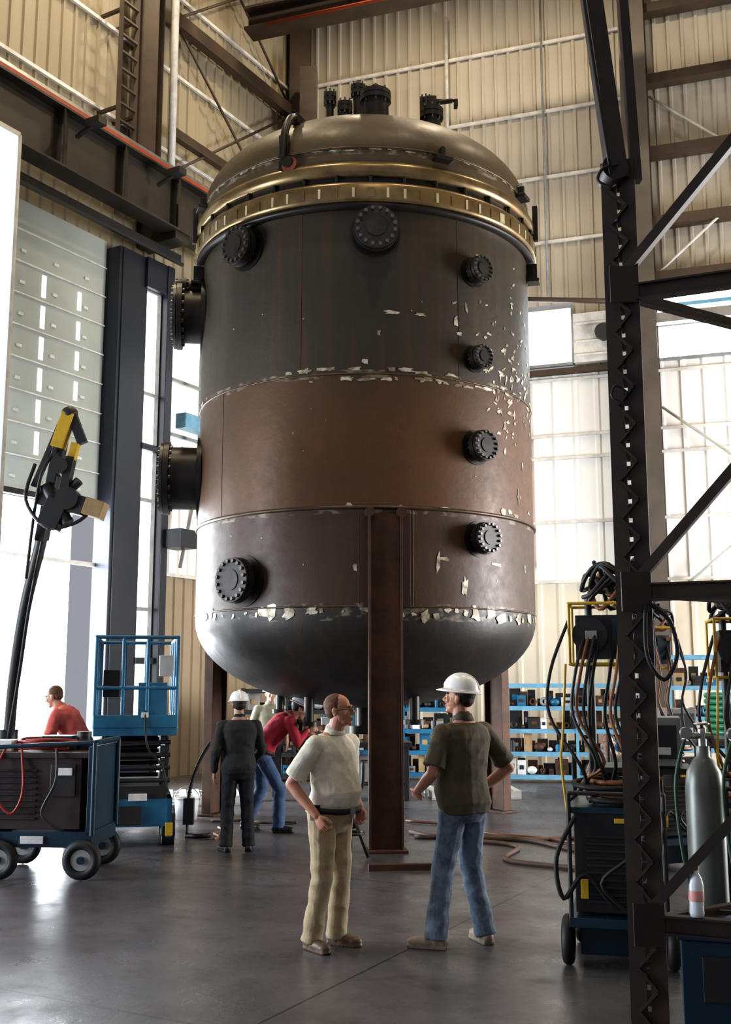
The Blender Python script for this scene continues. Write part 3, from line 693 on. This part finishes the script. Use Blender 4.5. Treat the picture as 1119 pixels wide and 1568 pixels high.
person('worker_in_red_shirt',(-1.18,13.7,0),-75,dict(pelvis=(0,-.12,.90),waist=(0,-.06,1.07),chest=(0,.10,1.24),neck=(0,.24,1.37),head=(0,.36,1.45),hipR=(.09,-.12,.9),hipL=(-.09,-.12,.9),
   shR=(.19,.2,1.31),shL=(-.19,.2,1.31),elR=(.25,.28,1.06),elL=(-.25,.4,1.1),wrR=(.16,.42,1.2),wrL=(-.18,.6,1.2),hdR=(0,1,.2),hdL=(0,1,.2),pnR=(-.6,0,-.6),pnL=(.6,0,-.6),kneeR=(.12,.1,.5),kneeL=(-.13,-.08,.5),ankR=(.14,.08,.09),ankL=(-.15,-.26,.09)),
   1.78,SH_red,PT_jd,SK,SHB,HD,HATW,long_sleeve=True,tucked=True,vox=.010,headpitch=-25)
person('worker_in_coral_shirt',(-3.42,13.0,0),80,dict(pelvis=(0,-.08,.92),waist=(0,-.04,1.08),chest=(0,.10,1.28),neck=(0,.20,1.44),head=(0,.29,1.56),hipR=(.09,-.08,.9),hipL=(-.09,-.08,.9),
   shR=(.19,.16,1.37),shL=(-.19,.16,1.37),elR=(.26,.14,1.08),elL=(-.28,.2,1.10),wrR=(.2,.40,1.05),wrL=(-.2,.42,1.10),hdR=(0,1,0),hdL=(0,1,0)),
   1.84,SH_pink,PT_jd,SK,SHB,HR,None,tucked=True,vox=.010,headpitch=-15)
person('worker_in_grey_shirt',(-1.50,17.2,0),200,{},1.75,cloth('pale_grey_cloth',(.30,.28,.2)),PT_dk,SK,SHB,HD,HATW,vox=.011)
person('crouching_worker',(3.15,14.0,0),150,dict(pelvis=(0,-.2,.40),waist=(0,-.13,.57),chest=(0,.03,.76),neck=(0,.12,.93),head=(0,.2,1.05),hipR=(.09,-.2,.40),hipL=(-.09,-.2,.40),kneeR=(.16,.2,.52),kneeL=(-.16,.2,.5),ankR=(.16,-.05,.09),ankL=(-.16,-.02,.09),
   shR=(.19,.08,.86),shL=(-.19,.08,.86),elR=(.24,.25,.64),elL=(-.24,.25,.64),wrR=(.12,.48,.62),wrL=(-.12,.48,.62),hdR=(0,1,-.2),hdL=(0,1,-.2)),1.75,cloth('grey_work_cloth',(.3,.27,.22)),PT_jd,SK,SHB,HD,None,vox=.011)
# ------------------------------------------------------------------ scissor lift
lift=empty('scissor_lift',(-2.78,13.25,0),12)
mb=MB()
mb.mi=0; mb.box((0,0,.38),(.86,1.9,.30)); mb.mi=1; mb.box((0,-.2,.60),(.74,1.5,.14))
mb.mi=0; mb.box((-.40,-.7,.32),(.06,.5,.42)); mb.box((.40,-.7,.32),(.06,.5,.42))
for sx_ in(-.40,.40):
    for y in(-.7,.7):
        mb.mi=3; mb.cyl((sx_-.07,y,.17),(sx_+.07,y,.17),.17,n=24); mb.mi=2; mb.cyl((sx_-.08,y,.17),(sx_+.08,y,.17),.08,n=16)
mb.mi=1
for i,z in enumerate((.66,.80,.94,1.08)):
    for sx_ in(-.36,.36):
        mb.beam((sx_,-.82,z),(sx_,.82,z+.12),.05,.09); mb.beam((sx_*.86,-.82,z+.12),(sx_*.86,.82,z),.05,.09)
    for y in(-.82,.82,0): mb.cyl((-.4,y,z+.06),(.4,y,z+.06),.025)
mb.mi=0; mb.box((0,0,1.27),(.92,1.95,.10)); mb.box((0,-.97,1.38),(.92,.03,.14)); mb.box((-.455,0,1.38),(.02,1.95,.14)); mb.box((.455,0,1.38),(.02,1.95,.14))
def rr(a,b_,r=.022): mb.cyl(a,b_,r,n=10)
for x in(-.45,.45):
    for y in(-.95,-.32,.32,.95): rr((x,y,1.3),(x,y,2.32))
    for z in(1.75,2.32): rr((x,-.95,z),(x,.95,z))
for y in(-.95,.95):
    for z in(1.75,2.32): rr((-.45,y,z),(.45,y,z))
    rr((-.15,y,1.3),(-.15,y,2.32)); rr((.12,y,1.3),(.12,y,2.32))
mb.box((.18,-.9,1.6),(.32,.12,.42)); mb.mi=3; mb.box((-.28,-.85,1.8),(.18,.14,.3)); mb.mi=4; mb.box((.33,-.8,2.0),(.16,.14,.24)); mb.box((.05,-.97,.55),(.2,.03,.08)); mb.mi=5; mb.box((.40,-.97,.2),(.08,.03,.14)); mb.box((-.3,-.95,.5),(.18,.05,.1))
mb.mi=3; mb.curve([(.1,-.98,1.5),(.14,-1.02,1.1),(.3,-1.0,.9),(.38,-.98,.6)],.012)
mb.mi=4; mb.box((.1,-.99,1.45),(.08,.01,.06)); mb.mi=1; mb.box((-.1,-.97,.36),(.4,.03,.2))
mb.build('lift_body',[M_blue,M_dark,M_grey,M_black,M_whitep,M_yel],lift,bev=.006)
# ------------------------------------------------------------------ left welding cart
cart=empty('engine_welder_cart',(-3.10,10.85,0),-2)
mb=MB()
mb.mi=0; mb.box((0,0,.36),(1.12,.85,.14)); mb.box((.52,0,.8),(.04,.85,.82)); mb.box((-.5,0,.8),(.05,.85,.82))
mb.mi=1; mb.box((-.02,0,.78),(.9,.78,.66)); mb.box((0,0,1.13),(1.02,.84,.05))
mb.mi=2
for i in range(9): mb.box((-.2,-.4,.55+i*.055),(.42,.02,.02))
mb.box((.26,-.4,.9),(.24,.02,.3)); mb.mi=5; mb.box((.28,-.415,.98),(.14,.01,.07)); mb.box((.0,-.44,.36),(.22,.01,.07)); mb.mi=6; mb.box((-.45,-.44,.36),(.2,.02,.16))
for x,y in((-.30,-.45),(.48,-.45),(-.38,.45),(.43,.45)):
    mb.mi=3; mb.torus((x,y,.185),(0,1,0),.135,.05,24,10); mb.mi=4; mb.cyl((x,y-.03,.185),(x,y+.03,.185),.11,n=20); mb.mi=0; mb.cyl((x,y-.05,.185),(x,y+.05,.185),.035)
mb.mi=0; mb.cyl((.56,-.42,.4),(.56,-.42,1.25),.025); mb.cyl((.56,.42,.4),(.56,.42,1.25),.025); mb.cyl((.56,-.42,1.25),(.56,.42,1.25),.025); mb.cyl((-.56,-.42,.4),(-.56,-.42,1.2),.025); mb.cyl((-.56,-.42,1.2),(.56,-.42,1.25),.02)
mb.mi=7
for k in range(5):
    pts=[(-.1+.28*math.cos(t*.6+k)+.02*k,.0+.2*math.sin(t*.6+k),1.17+.02*k+.015*math.sin(t)) for t in range(12)]; mb.curve(pts,.014,sub=3)
mb.curve([(-.3,-.4,1.2),(-.36,-.47,1.0),(-.34,-.47,.75),(-.2,-.47,.6),(-.1,-.46,.8),(-.15,-.4,1.2)],.013)
mb.mi=2; mb.curve([(.2,-.44,1.2),(.22,-.5,.9),(.1,-.5,.6),(.3,-.48,.45)],.014); mb.mi=5; mb.box((-.4,-.1,1.2),(.16,.2,.12)); mb.mi=2; mb.cyl((.3,.1,1.15),(.3,.1,1.33),.07)
mb.box((.05,.15,1.22),(.3,.3,.14))
mb.build('cart_body',[M_dblue,mat('dark_maroon_panel',(.04,.024,.024),.5),M_dark,M_black,M_grey,M_whitep,M_yel,M_red],cart,bev=.006)
mb=MB(); mb.mi=0
mb.curve([(-3.95,12.1,0),(-3.93,12.1,1.0),(-3.84,11.9,1.8),(-3.66,11.6,2.6),(-3.46,11.4,3.3),(-3.36,11.3,3.75)],.065,10)
mb.cyl((-3.95,12.1,0),(-3.95,12.1,1.3),.12); mb.box((-3.95,12.1,.03),(.5,.5,.06)); mb.curve([(-3.90,12.0,1.2),(-3.75,11.8,1.9),(-3.6,11.55,2.6),(-3.4,11.3,3.4)],.022)
mb.beam((-3.44,11.35,3.3),(-3.22,11.15,4.35),.1,.2); mb.mi=1; mb.beam((-3.24,11.1,4.25),(-3.13,11.1,4.62),.13,.14); mb.mi=0; mb.ell((-3.13,11.1,4.62),(.09,.08,.08)); mb.beam((-3.1,11.1,4.6),(-2.98,11.1,4.3),.1,.1)
mb.beam((-3.5,11.2,3.85),(-3.2,11.15,4.6),.06,.08); mb.cyl((-3.38,11.2,3.55),(-3.0,11.1,3.9),.05)
mb.mi=1; mb.beam((-3.05,11.1,4.3),(-3.09,11.1,4.12),.08,.1); mb.mi=0; mb.beam((-3.09,11.1,4.15),(-3.15,11.1,3.8),.09,.12)
mb.beam((-3.42,11.15,3.75),(-2.92,11.1,3.62),.16,.2); mb.cyl((-3.35,11.1,3.85),(-3.1,11.1,3.45),.07); mb.mi=2; mb.box((-2.82,11.1,3.6),(.2,.22,.18),Matrix.Rotation(.3,3,'Y')); mb.mi=0
mb.box((-3.25,11.12,3.55),(.22,.2,.3),Matrix.Rotation(.4,3,'Y')); mb.cyl((-3.1,11.0,3.7),(-3.1,11.2,3.7),.12,n=20); mb.cyl((-3.2,11.0,4.05),(-3.2,11.25,4.05),.09,n=20)
mb.curve([(-3.5,11.2,4.1),(-3.55,11.1,3.7),(-3.3,11.05,3.4),(-3.0,11.05,3.45),(-2.85,11.1,3.6)],.02); mb.curve([(-3.2,11.1,4.3),(-3.35,11.0,4.0),(-3.45,11.1,3.6),(-3.6,11.4,2.9)],.018)
mb.build('articulated_boom_arm',[M_dark,M_yel,M_card],bev=.006)
# ------------------------------------------------------------------ foreground lattice frame on the right
mb=MB(); P0=V((1.37,5.5,0)); dr=V((.915,-.403,0)); P1=P0+dr*1.45; up=V((0,0,1))
def lpost(p,z1):
    mb.mi=0
    for a in(-.05,.05): mb.beam(p+dr*a+V((0,0,0)),p+dr*a+up*z1,.014,.08,up=dr)
    z=.05; k=1
    while z<z1-.1:
        mb.beam(p-dr*.045*k+up*z,p+dr*.045*k+up*(z+.1),.05,.012); mb.beam(p+V((.02,.045,0))-dr*.045+up*(z+.05),p+V((.02,.045,0))+dr*.045+up*(z+.05),.012,.075); z+=.1; k=-k
    mb.mi=1
lpost(P0,4.62); lpost(P1,5.2)
bk=V((.403,.915,0))*1.0
lpost(P0+bk*.9+dr*.6,3.9)
mb.mi=0
for z in(.66,2.27,3.86):
    mb.ibeam(P0+up*z,P1+up*z,.06,.09,.01,.01); mb.beam(P0+up*z,P0+bk*.9+dr*.6+up*z,.05,.05)
for z in(.66,2.27,3.92): mb.beam(P0+up*(z+.04),P1+up*(z+1.62),.06,.05)
mb.box(P0+up*.01,(.3,.3,.02)); mb.box(P1+up*.01,(.3,.3,.02)); mb.box(P0+bk*.9+dr*.6+up*.01,(.3,.3,.02))
for z in(.66,2.27,3.9): mb.box(P0+up*z+V((-.0,-.05,0)),(.15,.012,.2))
mb.cyl(P0+up*4.55+V((-.03,-.08,0)),P0+up*4.55+V((-.03,.08,0)),.07,n=24)
mb.beam(P0+up*4.5,P0+V((-.24,0,6.9)),.09,.13); mb.beam(P0+up*4.5+V((.1,0,0)),P0+V((.02,0,6.9)),.05,.06)
mb.mi=1; mb.curve([P0+V((-.02,-.1,4.55)),P0+V((-.10,-.1,4.53)),P0+V((-.13,-.1,4.46)),P0+V((-.06,-.1,4.42))],.008); mb.curve([P0+V((-.26,-.1,6.9)),P0+V((-.2,-.1,5.8)),P0+V((-.06,-.1,4.5))],.01)
mb.curve([P0+V((0,-.06,3.3)),P0+V((-.07,-.07,3.34)),P0+V((-.09,-.07,3.28)),P0+V((-.02,-.07,3.24))],.007)
mb.curve([P0+V((.05,-.05,2.22)),P0+V((.16,-.06,2.12)),P0+V((.19,-.06,1.95)),P0+V((.12,-.06,1.83)),P0+V((.04,-.06,1.95)),P0+V((.04,-.06,2.2))],.011)
mb.build('lattice_hoist_frame',[mat('maroon_primer_steel',(.045,.026,.02),.5,.2,(.024,.018,.016),6),M_black])
# water bottle on the frame rail
mb=MB(); q=P0+dr*.24; 
mb.mi=0; mb.lathe([(.001,.0),(.032,.002),(.035,.02),(.033,.06),(.036,.1),(.036,.15),(.03,.18),(.014,.205),(.014,.22)],24); mb.mi=1; mb.lathe([(.036,.075),(.037,.08),(.037,.12),(.036,.125)],24); mb.mi=2; mb.cyl((0,0,.218),(0,0,.24),.017)
mb.build('water_bottle',[M_glassy,mat('pink_label',(.7,.35,.3),.5),M_orange],loc=(q.x,q.y,.706))
# ------------------------------------------------------------------ right welding cart w/ feeder mast
def wire_welder(name,loc,rz,hgt=2.3,sc=1,seed=3):
    e=empty(name,loc,rz); e.scale=(sc,sc,sc); mb=MB(); rn=random.Random(seed)
    mb.mi=0; mb.box((0,0,.30),(.62,.95,.06)); mb.box((0,.05,.17),(.5,.7,.2))
    mb.mi=1; mb.box((0,-.0,.66),(.54,.78,.62)); mb.mi=2
    for i in range(10): mb.box((-.02,-.4,.42+i*.045),(.34,.02,.018))
    mb.mi=5; mb.box((.15,-.41,.83),(.14,.02,.09)); mb.mi=4; mb.box((-.21,-.42,.50),(.05,.02,.12)); mb.box((.05,-.42,.93),(.12,.02,.03))
    mb.mi=0; mb.box((0,0,.99),(.58,.82,.04))
    for x,y,r in((-.33,-.3,.16),(.33,-.3,.16),(-.28,.35,.10),(.28,.35,.10)):
        mb.mi=3; mb.torus((x,y,r),(1,0,0),r-.04,.04,24,10); mb.mi=5; mb.cyl((x-.02,y,r),(x+.02,y,r),r-.06,n=16)
    mb.mi=2
    for x in(-.3,.3): mb.cyl((x,-.42,.3),(x,-.42,1.1),.015); mb.cyl((x,.42,.3),(x,.42,1.3),.02)
    mb.cyl((-.3,-.42,1.1),(.3,-.42,1.1),.015)
    mb.cyl((-.16,.3,1.0),(-.16,.3,hgt+.1),.03); mb.cyl((.2,.3,1.0),(.2,.3,hgt),.03)
    # mid box
    mb.mi=5; mb.box((.26,.1,1.42),(.36,.42,.32)); mb.mi=2; mb.box((.26,-.12,1.42),(.3,.02,.22)); mb.mi=7; mb.box((.26,-.14,1.36),(.22,.01,.05)); mb.mi=2; mb.box((.2,.2,1.22),(.6,.5,.04))
    z=hgt-.4
    mb.mi=4
    for x in(-.28,.22):
        for y in(-.12,.3): mb.cyl((x,y,z),(x,y,z+.42),.011)
        mb.cyl((x,-.12,z+.42),(x,.3,z+.42),.011); mb.cyl((x,-.12,z),(x,.3,z),.011)
    for zz in(z,z+.42):
        mb.cyl((-.28,-.12,zz),(.22,-.12,zz),.011); mb.cyl((-.28,.3,zz),(.22,.3,zz),.011)
    mb.mi=1; mb.box((-.03,.1,z+.19),(.42,.34,.3)); mb.mi=2; mb.cyl((-.14,-.09,z+.2),(-.14,-.12,z+.2),.12,n=28); mb.mi=5; mb.box((-.13,-.13,z+.2),(.08,.01,.06)); mb.mi=0; mb.box((.09,-.08,z+.2),(.16,.03,.22)); mb.mi=6; mb.box((.14,-.1,z+.3),(.06,.02,.04))
    # draped black cable bundle over the feeder
    for k in range(10):
        mb.mi=3 if k%5 else 6
        a=rn.uniform(0,6.28); cx=rn.uniform(-.12,.12); cy=rn.uniform(0,.2); 
        pts=[(cx+.17*math.cos(a+t*.9)*rn.uniform(.7,1.1),cy+.12*math.sin(a+t*.9),z+.48+.10*math.sin(t*1.7+k)+.03*k*.6) for t in range(8)]
        mb.curve(pts,.017,6,4)
    for k in range(9):
        x=rn.uniform(-.3,.3); y=rn.uniform(-.3,-.08); mb.mi=[2,3,6,3,3][k%5]
        mb.curve([(x,y*.3,z+.3),(x*1.2-.06,y,z-.05),(x*1.1-.1,y,z-.35),(x*.9+rn.uniform(-.08,.08),y-.05,z-.65),(x+rn.uniform(-.1,.1),y,1.15),(x*1.1,y-.08,1.03)],.013,6)
    for k in range(6):
        mb.mi=[3,3,6][k%3]; mb.torus((rn.uniform(-.1,.1),rn.uniform(-.2,0),1.03+.028*k),(rn.uniform(-.1,.1),rn.uniform(-.1,.1),1),.2+.02*(k%3),.018,28,8)
    mb.mi=4; mb.curve([(-.3,-.3,z),(-.33,-.35,z-.5),(-.34,-.4,1.3),(-.3,-.42,.9)],.009)
    mb.mi=3; mb.curve([(-.26,-.44,.95),(-.38,-.5,.7),(-.34,-.5,.45),(-.2,-.48,.6),(0,-.46,.4),(.2,-.48,.6),(.3,-.46,.9)],.016)
    mb.curve([(.25,-.44,1.0),(.12,-.5,.75),(-.1,-.5,.55),(.1,-.48,.35)],.014)
    mb.build('welder',[M_dblue,M_dark,M_dark,M_black,M_yel,M_grey,M_copper,M_whitep],e,bev=.004); return e
wire_welder('wire_feed_welding_cart',(1.72,7.6,0),-14,2.34)
wire_welder('wire_feed_welding_cart',(2.82,7.9,0),-10,2.25,1,5)
wire_welder('wire_feed_welding_cart',(2.95,11.2,0),20,2.4,.98,8)
# gas cylinders
for i,(x,y) in enumerate(((2.02,6.6),(2.25,6.45))):
    mb=MB(); mb.mi=0; mb.lathe([(.001,0),(.105,.0),(.112,.03),(.112,1.2),(.1,1.29),(.06,1.36),(.04,1.38),(.04,1.44)],32); mb.mi=1; mb.cyl((0,0,1.42),(0,0,1.54),.025); mb.cyl((-.05,0,1.50),(.05,0,1.50),.02); mb.torus((0,0,1.57),(0,0,1),.04,.008,20,6)
    mb.cyl((-.05,0,1.5),(-.12,-.04,1.5),.02); mb.cyl((-.12,-.06,1.52),(-.12,-.1,1.52),.035,n=20)
    mb.mi=2; mb.curve([(-.12,-.05,1.48),(-.2,-.1,1.2),(-.16,-.14,.7),(-.02,-.16,.35),(.1,-.15,.2)],.011)
    mb.build('gas_cylinder',[mat('cylinder_grey_green',(.16,.17,.15),.4,.3),M_steel,mat('green_hose',(.03,.08,.04),.5)],loc=(x,y,0))
# blue machine lower right
mb=MB(); mb.mi=0; mb.box((0,0,.30),(.7,.5,.42)); mb.box((0,0,.53),(.74,.54,.03)); mb.mi=1; mb.box((0,-.26,.33),(.5,.02,.22)); mb.mi=2; mb.cyl((.1,-.26,.36),(.1,-.30,.36),.04); mb.mi=3
for x in(-.28,.28):
    for y in(-.2,.2): mb.cyl((x-.03,y,.06),(x+.03,y,.06),.06,n=18); mb.box((x,y,.1),(.03,.05,.06))
mb.mi=2; mb.tube([(-.3,-.25,.55),(-.3,-.25,.66),(.3,-.25,.66),(.3,-.25,.55)],.013)
mb.build('blue_power_source',[M_dblue,M_dark,M_dark,M_black],loc=(2.02,5.95,0),rz=-15,bev=.008)
# ------------------------------------------------------------------ shelving
def shelf(name,loc,rz,w,d,h,lv,seed,col):
    e=empty(name,loc,rz); rn=random.Random(seed); mb=MB()
    for x in(-w/2,0,w/2):
        for y in(-d/2,d/2): mb.beam((x,y,0),(x,y,h),.05,.05)
    for i in range(lv):
        z=.12+(h-.15)*i/(lv-1); mb.box((0,0,z),(w,d,.035)); 
        for y in(-d/2,d/2): mb.beam((-w/2,y,z-.03),(w/2,y,z-.03),.03,.06)
    mb.build('rack',[col],e)
    mb=MB()
    for i in range(lv-1):
        z=.14+(h-.15)*i/(lv-1); gap=(h-.15)/(lv-1)
        for yy in(-.1,.12):
            x=-w/2+.08
            while x<w/2-.12:
                bw=rn.uniform(.08,.24); bh=min(rn.uniform(.1,.34),gap-.07); mb.mi=rn.randrange(7) if yy<0 else rn.choice((2,3,4)); kind=rn.random()
                if kind<.4 or yy>0:
                    mb.box((x+bw/2,yy,z+bh/2),(bw,d*.3,bh)); mb.mi=rn.randrange(6); mb.box((x+bw/2,yy-d*.16,z+bh*.5),(bw*.5,.01,bh*.3))
                elif kind<.65: mb.cyl((x+bw/2,yy,z),(x+bw/2,yy,z+bh),bw*.42,n=16); mb.cyl((x+bw/2,yy,z+bh),(x+bw/2,yy,z+bh+.02),bw*.3,n=12)
                elif kind<.8: mb.ell((x+bw/2,yy,z+bw*.35),(bw*.45,.10,bw*.35))
                else: mb.torus((x+bw/2,yy,z+bw*.45),(0,1,0),bw*.33,.025,20,8)
                x+=bw+rn.uniform(.0,.05)
    mb.build('stored_parts',[M_grey,M_card,M_dark,M_dark,M_rust,M_blue,M_whitep],e)
shelf('storage_shelf',(3.9,20.3,0),-8,2.6,.5,1.8,5,1,M_lblue)
shelf('storage_shelf',(.75,21.0,0),-8,1.9,.5,1.75,5,2,M_blue)
shelf('storage_shelf',(6.6,19.2,0),-15,2.4,.5,2.3,5,4,M_lblue)
shelf('storage_shelf',(-1.35,20.6,0),10,1.9,.5,1.7,5,5,M_dark)
# tool bench behind vessel
mb=MB(); mb.mi=0; mb.box((0,0,.85),(1.6,.7,.08))
for x in(-.72,.72):
    for y in(-.28,.28): mb.beam((x,y,0),(x,y,.82),.07,.07)
mb.box((0,0,.25),(1.45,.6,.04)); mb.mi=1; mb.box((-.4,0,1.08),(.4,.35,.36)); mb.mi=2; mb.cyl((.2,0,.89),(.2,0,1.25),.14); mb.mi=3; mb.box((.55,0,1.0),(.25,.3,.22)); mb.mi=1; mb.box((.1,0,.42),(.5,.4,.28)); mb.mi=2; mb.curve([(.5,0,.9),(.55,-.1,1.5),(.3,-.1,1.6)],.02)
mb.build('work_bench',[M_dark,M_grey,M_copper,M_blue],loc=(-.1,17.4,0),rz=5,bev=.005)
mb=MB()
for k in range(7): mb.torus((0,0,.1+k*.09),(0,0,1),.55,.045,32,8)
mb.mi=1; mb.cyl((0,0,0),(0,0,.06),.6,n=28); mb.cyl((0,0,.0),(0,0,.75),.06)
mb.build('green_hose_reel',[mat('green_plastic',(.03,.25,.12),.4),M_dark],loc=(5.75,16.6,.975))
mb=MB(); mb.box((0,0,.93),(1.5,1.4,.08)); 
for x in(-.65,.65):
    for y in(-.6,.6): mb.beam((x,y,0),(x,y,.9),.09,.09)
mb.box((0,0,.3),(1.4,1.3,.05)); mb.build('steel_table',[M_dark],loc=(5.75,16.6,0),rz=-10)
def pallet(loc,rz,w=1.2,d=1.0,mt=None):
    mb=MB()
    for i in range(7): mb.box((-w/2+.05+i*(w-.1)/6,0,.13),(.1,d,.02))
    for y in(-d/2+.05,0,d/2-.05): mb.box((0,y,.075),(w,.09,.09)); mb.box((0,y,.015),(w,.1,.02))
    mb.build('wood_pallet',[mt or M_card],loc=loc,rz=rz)
pallet((-2.6,17.0,0),10,1.3,1.1,M_whitep); pallet((1.7,17.8,0),4,1.4,1.1,M_whitep); pallet((-3.2,15.6,0),-20,1.2,1.0,M_grey)
mb=MB(); mb.mi=0; mb.lathe([(.001,0),(.14,0),(.165,.28),(.16,.28),(.135,.02)],28); mb.torus((0,0,.28),(0,0,1),.165,.01,28,6); mb.mi=1; mb.torus((0,0,.25),(0,1,0),.17,.006,20,6,0,180); mb.build('plastic_bucket',[M_whitep,M_steel],loc=(-2.4,14.9,0))
# hoses, floor plank, pipe stand
mb=MB()
def wav(p0,p1,amp,n=24,z=.025,ph=0):
    p0=V(p0);p1=V(p1);s=(p1-p0).cross(V((0,0,1))).normalized(); return [p0.lerp(p1,i/n)+s*amp*math.sin(i*.45+ph)+V((0,0,z)) for i in range(n+1)]
mb.tube(wav((.55,13.5,0),(3.2,11.6,0),.18),.03); mb.tube(wav((.6,13.2,0),(2.6,12.8,0),.12,ph=1),.026); mb.tube(wav((1.2,13.0,0),(2.1,10.2,0),.25,ph=2),.024); mb.mi=1; mb.tube(wav((.6,14.6,0),(2.4,12.4,0),.1,ph=2),.018)
mb.mi=0; mb.torus((2.9,12.6,.03),(0,0,1),.35,.03,32,8); mb.torus((2.95,12.6,.08),(0,0,1),.32,.03,32,8)
mb.build('air_hose_bundle',[M_hose,M_copper])
mb=MB(); mb.tube(wav((-2.0,14.6,0),(-.9,14.3,0),.08,ph=1),.018); mb.mi=1; mb.tube(wav((-1.8,13.9,0),(-1.75,12.9,0),.04,ph=2),.016); mb.build('welding_lead',[M_hose,M_copper])
mb=MB(); mb.box((0,0,.03),(.62,.08,.06)); mb.box((-.15,.06,.02),(.3,.07,.04)); mb.build('timber_offcut',[M_rust],loc=(.34,10.95,0),rz=5)
mb=MB()
mb.tube([(0,0,.75),(.02,0,.55),(0,0,.35)],.035); mb.cyl((0,0,.3),(0,0,.62),.06)
for a in(90,210,330): mb.tube([(0,0,.5),(.22*math.cos(rad(a)),.22*math.sin(rad(a)),.02)],.02)
mb.curve([(0,0,.62),(.12,0,.72),(.14,0,.98)],.02); mb.torus((.02,0,.25),(0,0,1),.12,.015)
mb.build('pipe_stand',[M_dark],loc=(-.16,11.7,0))
mb=MB(); mb.curve([(0,0,.0),(.02,.0,.5),(.12,0,.85),(.26,0,1.1)],.02); mb.tube([(0,0,.02),(.2,-.1,.03),(.3,-.1,.04)],.03); mb.box((.02,0,.3),(.12,.1,.3)); mb.build('grinder_stand',[M_dark],loc=(-2.12,13.2,0))
# ------------------------------------------------------------------ camera
cam=bpy.data.cameras.new('camera'); co=bpy.data.objects.new('camera',cam); bpy.context.collection.objects.link(co)
co.location=(0,0,1.82); co.rotation_euler=(rad(90+8.95),0,0)
cam.sensor_fit='VERTICAL'; cam.sensor_height=36; cam.sensor_width=25.7; cam.lens=36*1650/1568
bpy.context.scene.camera=co
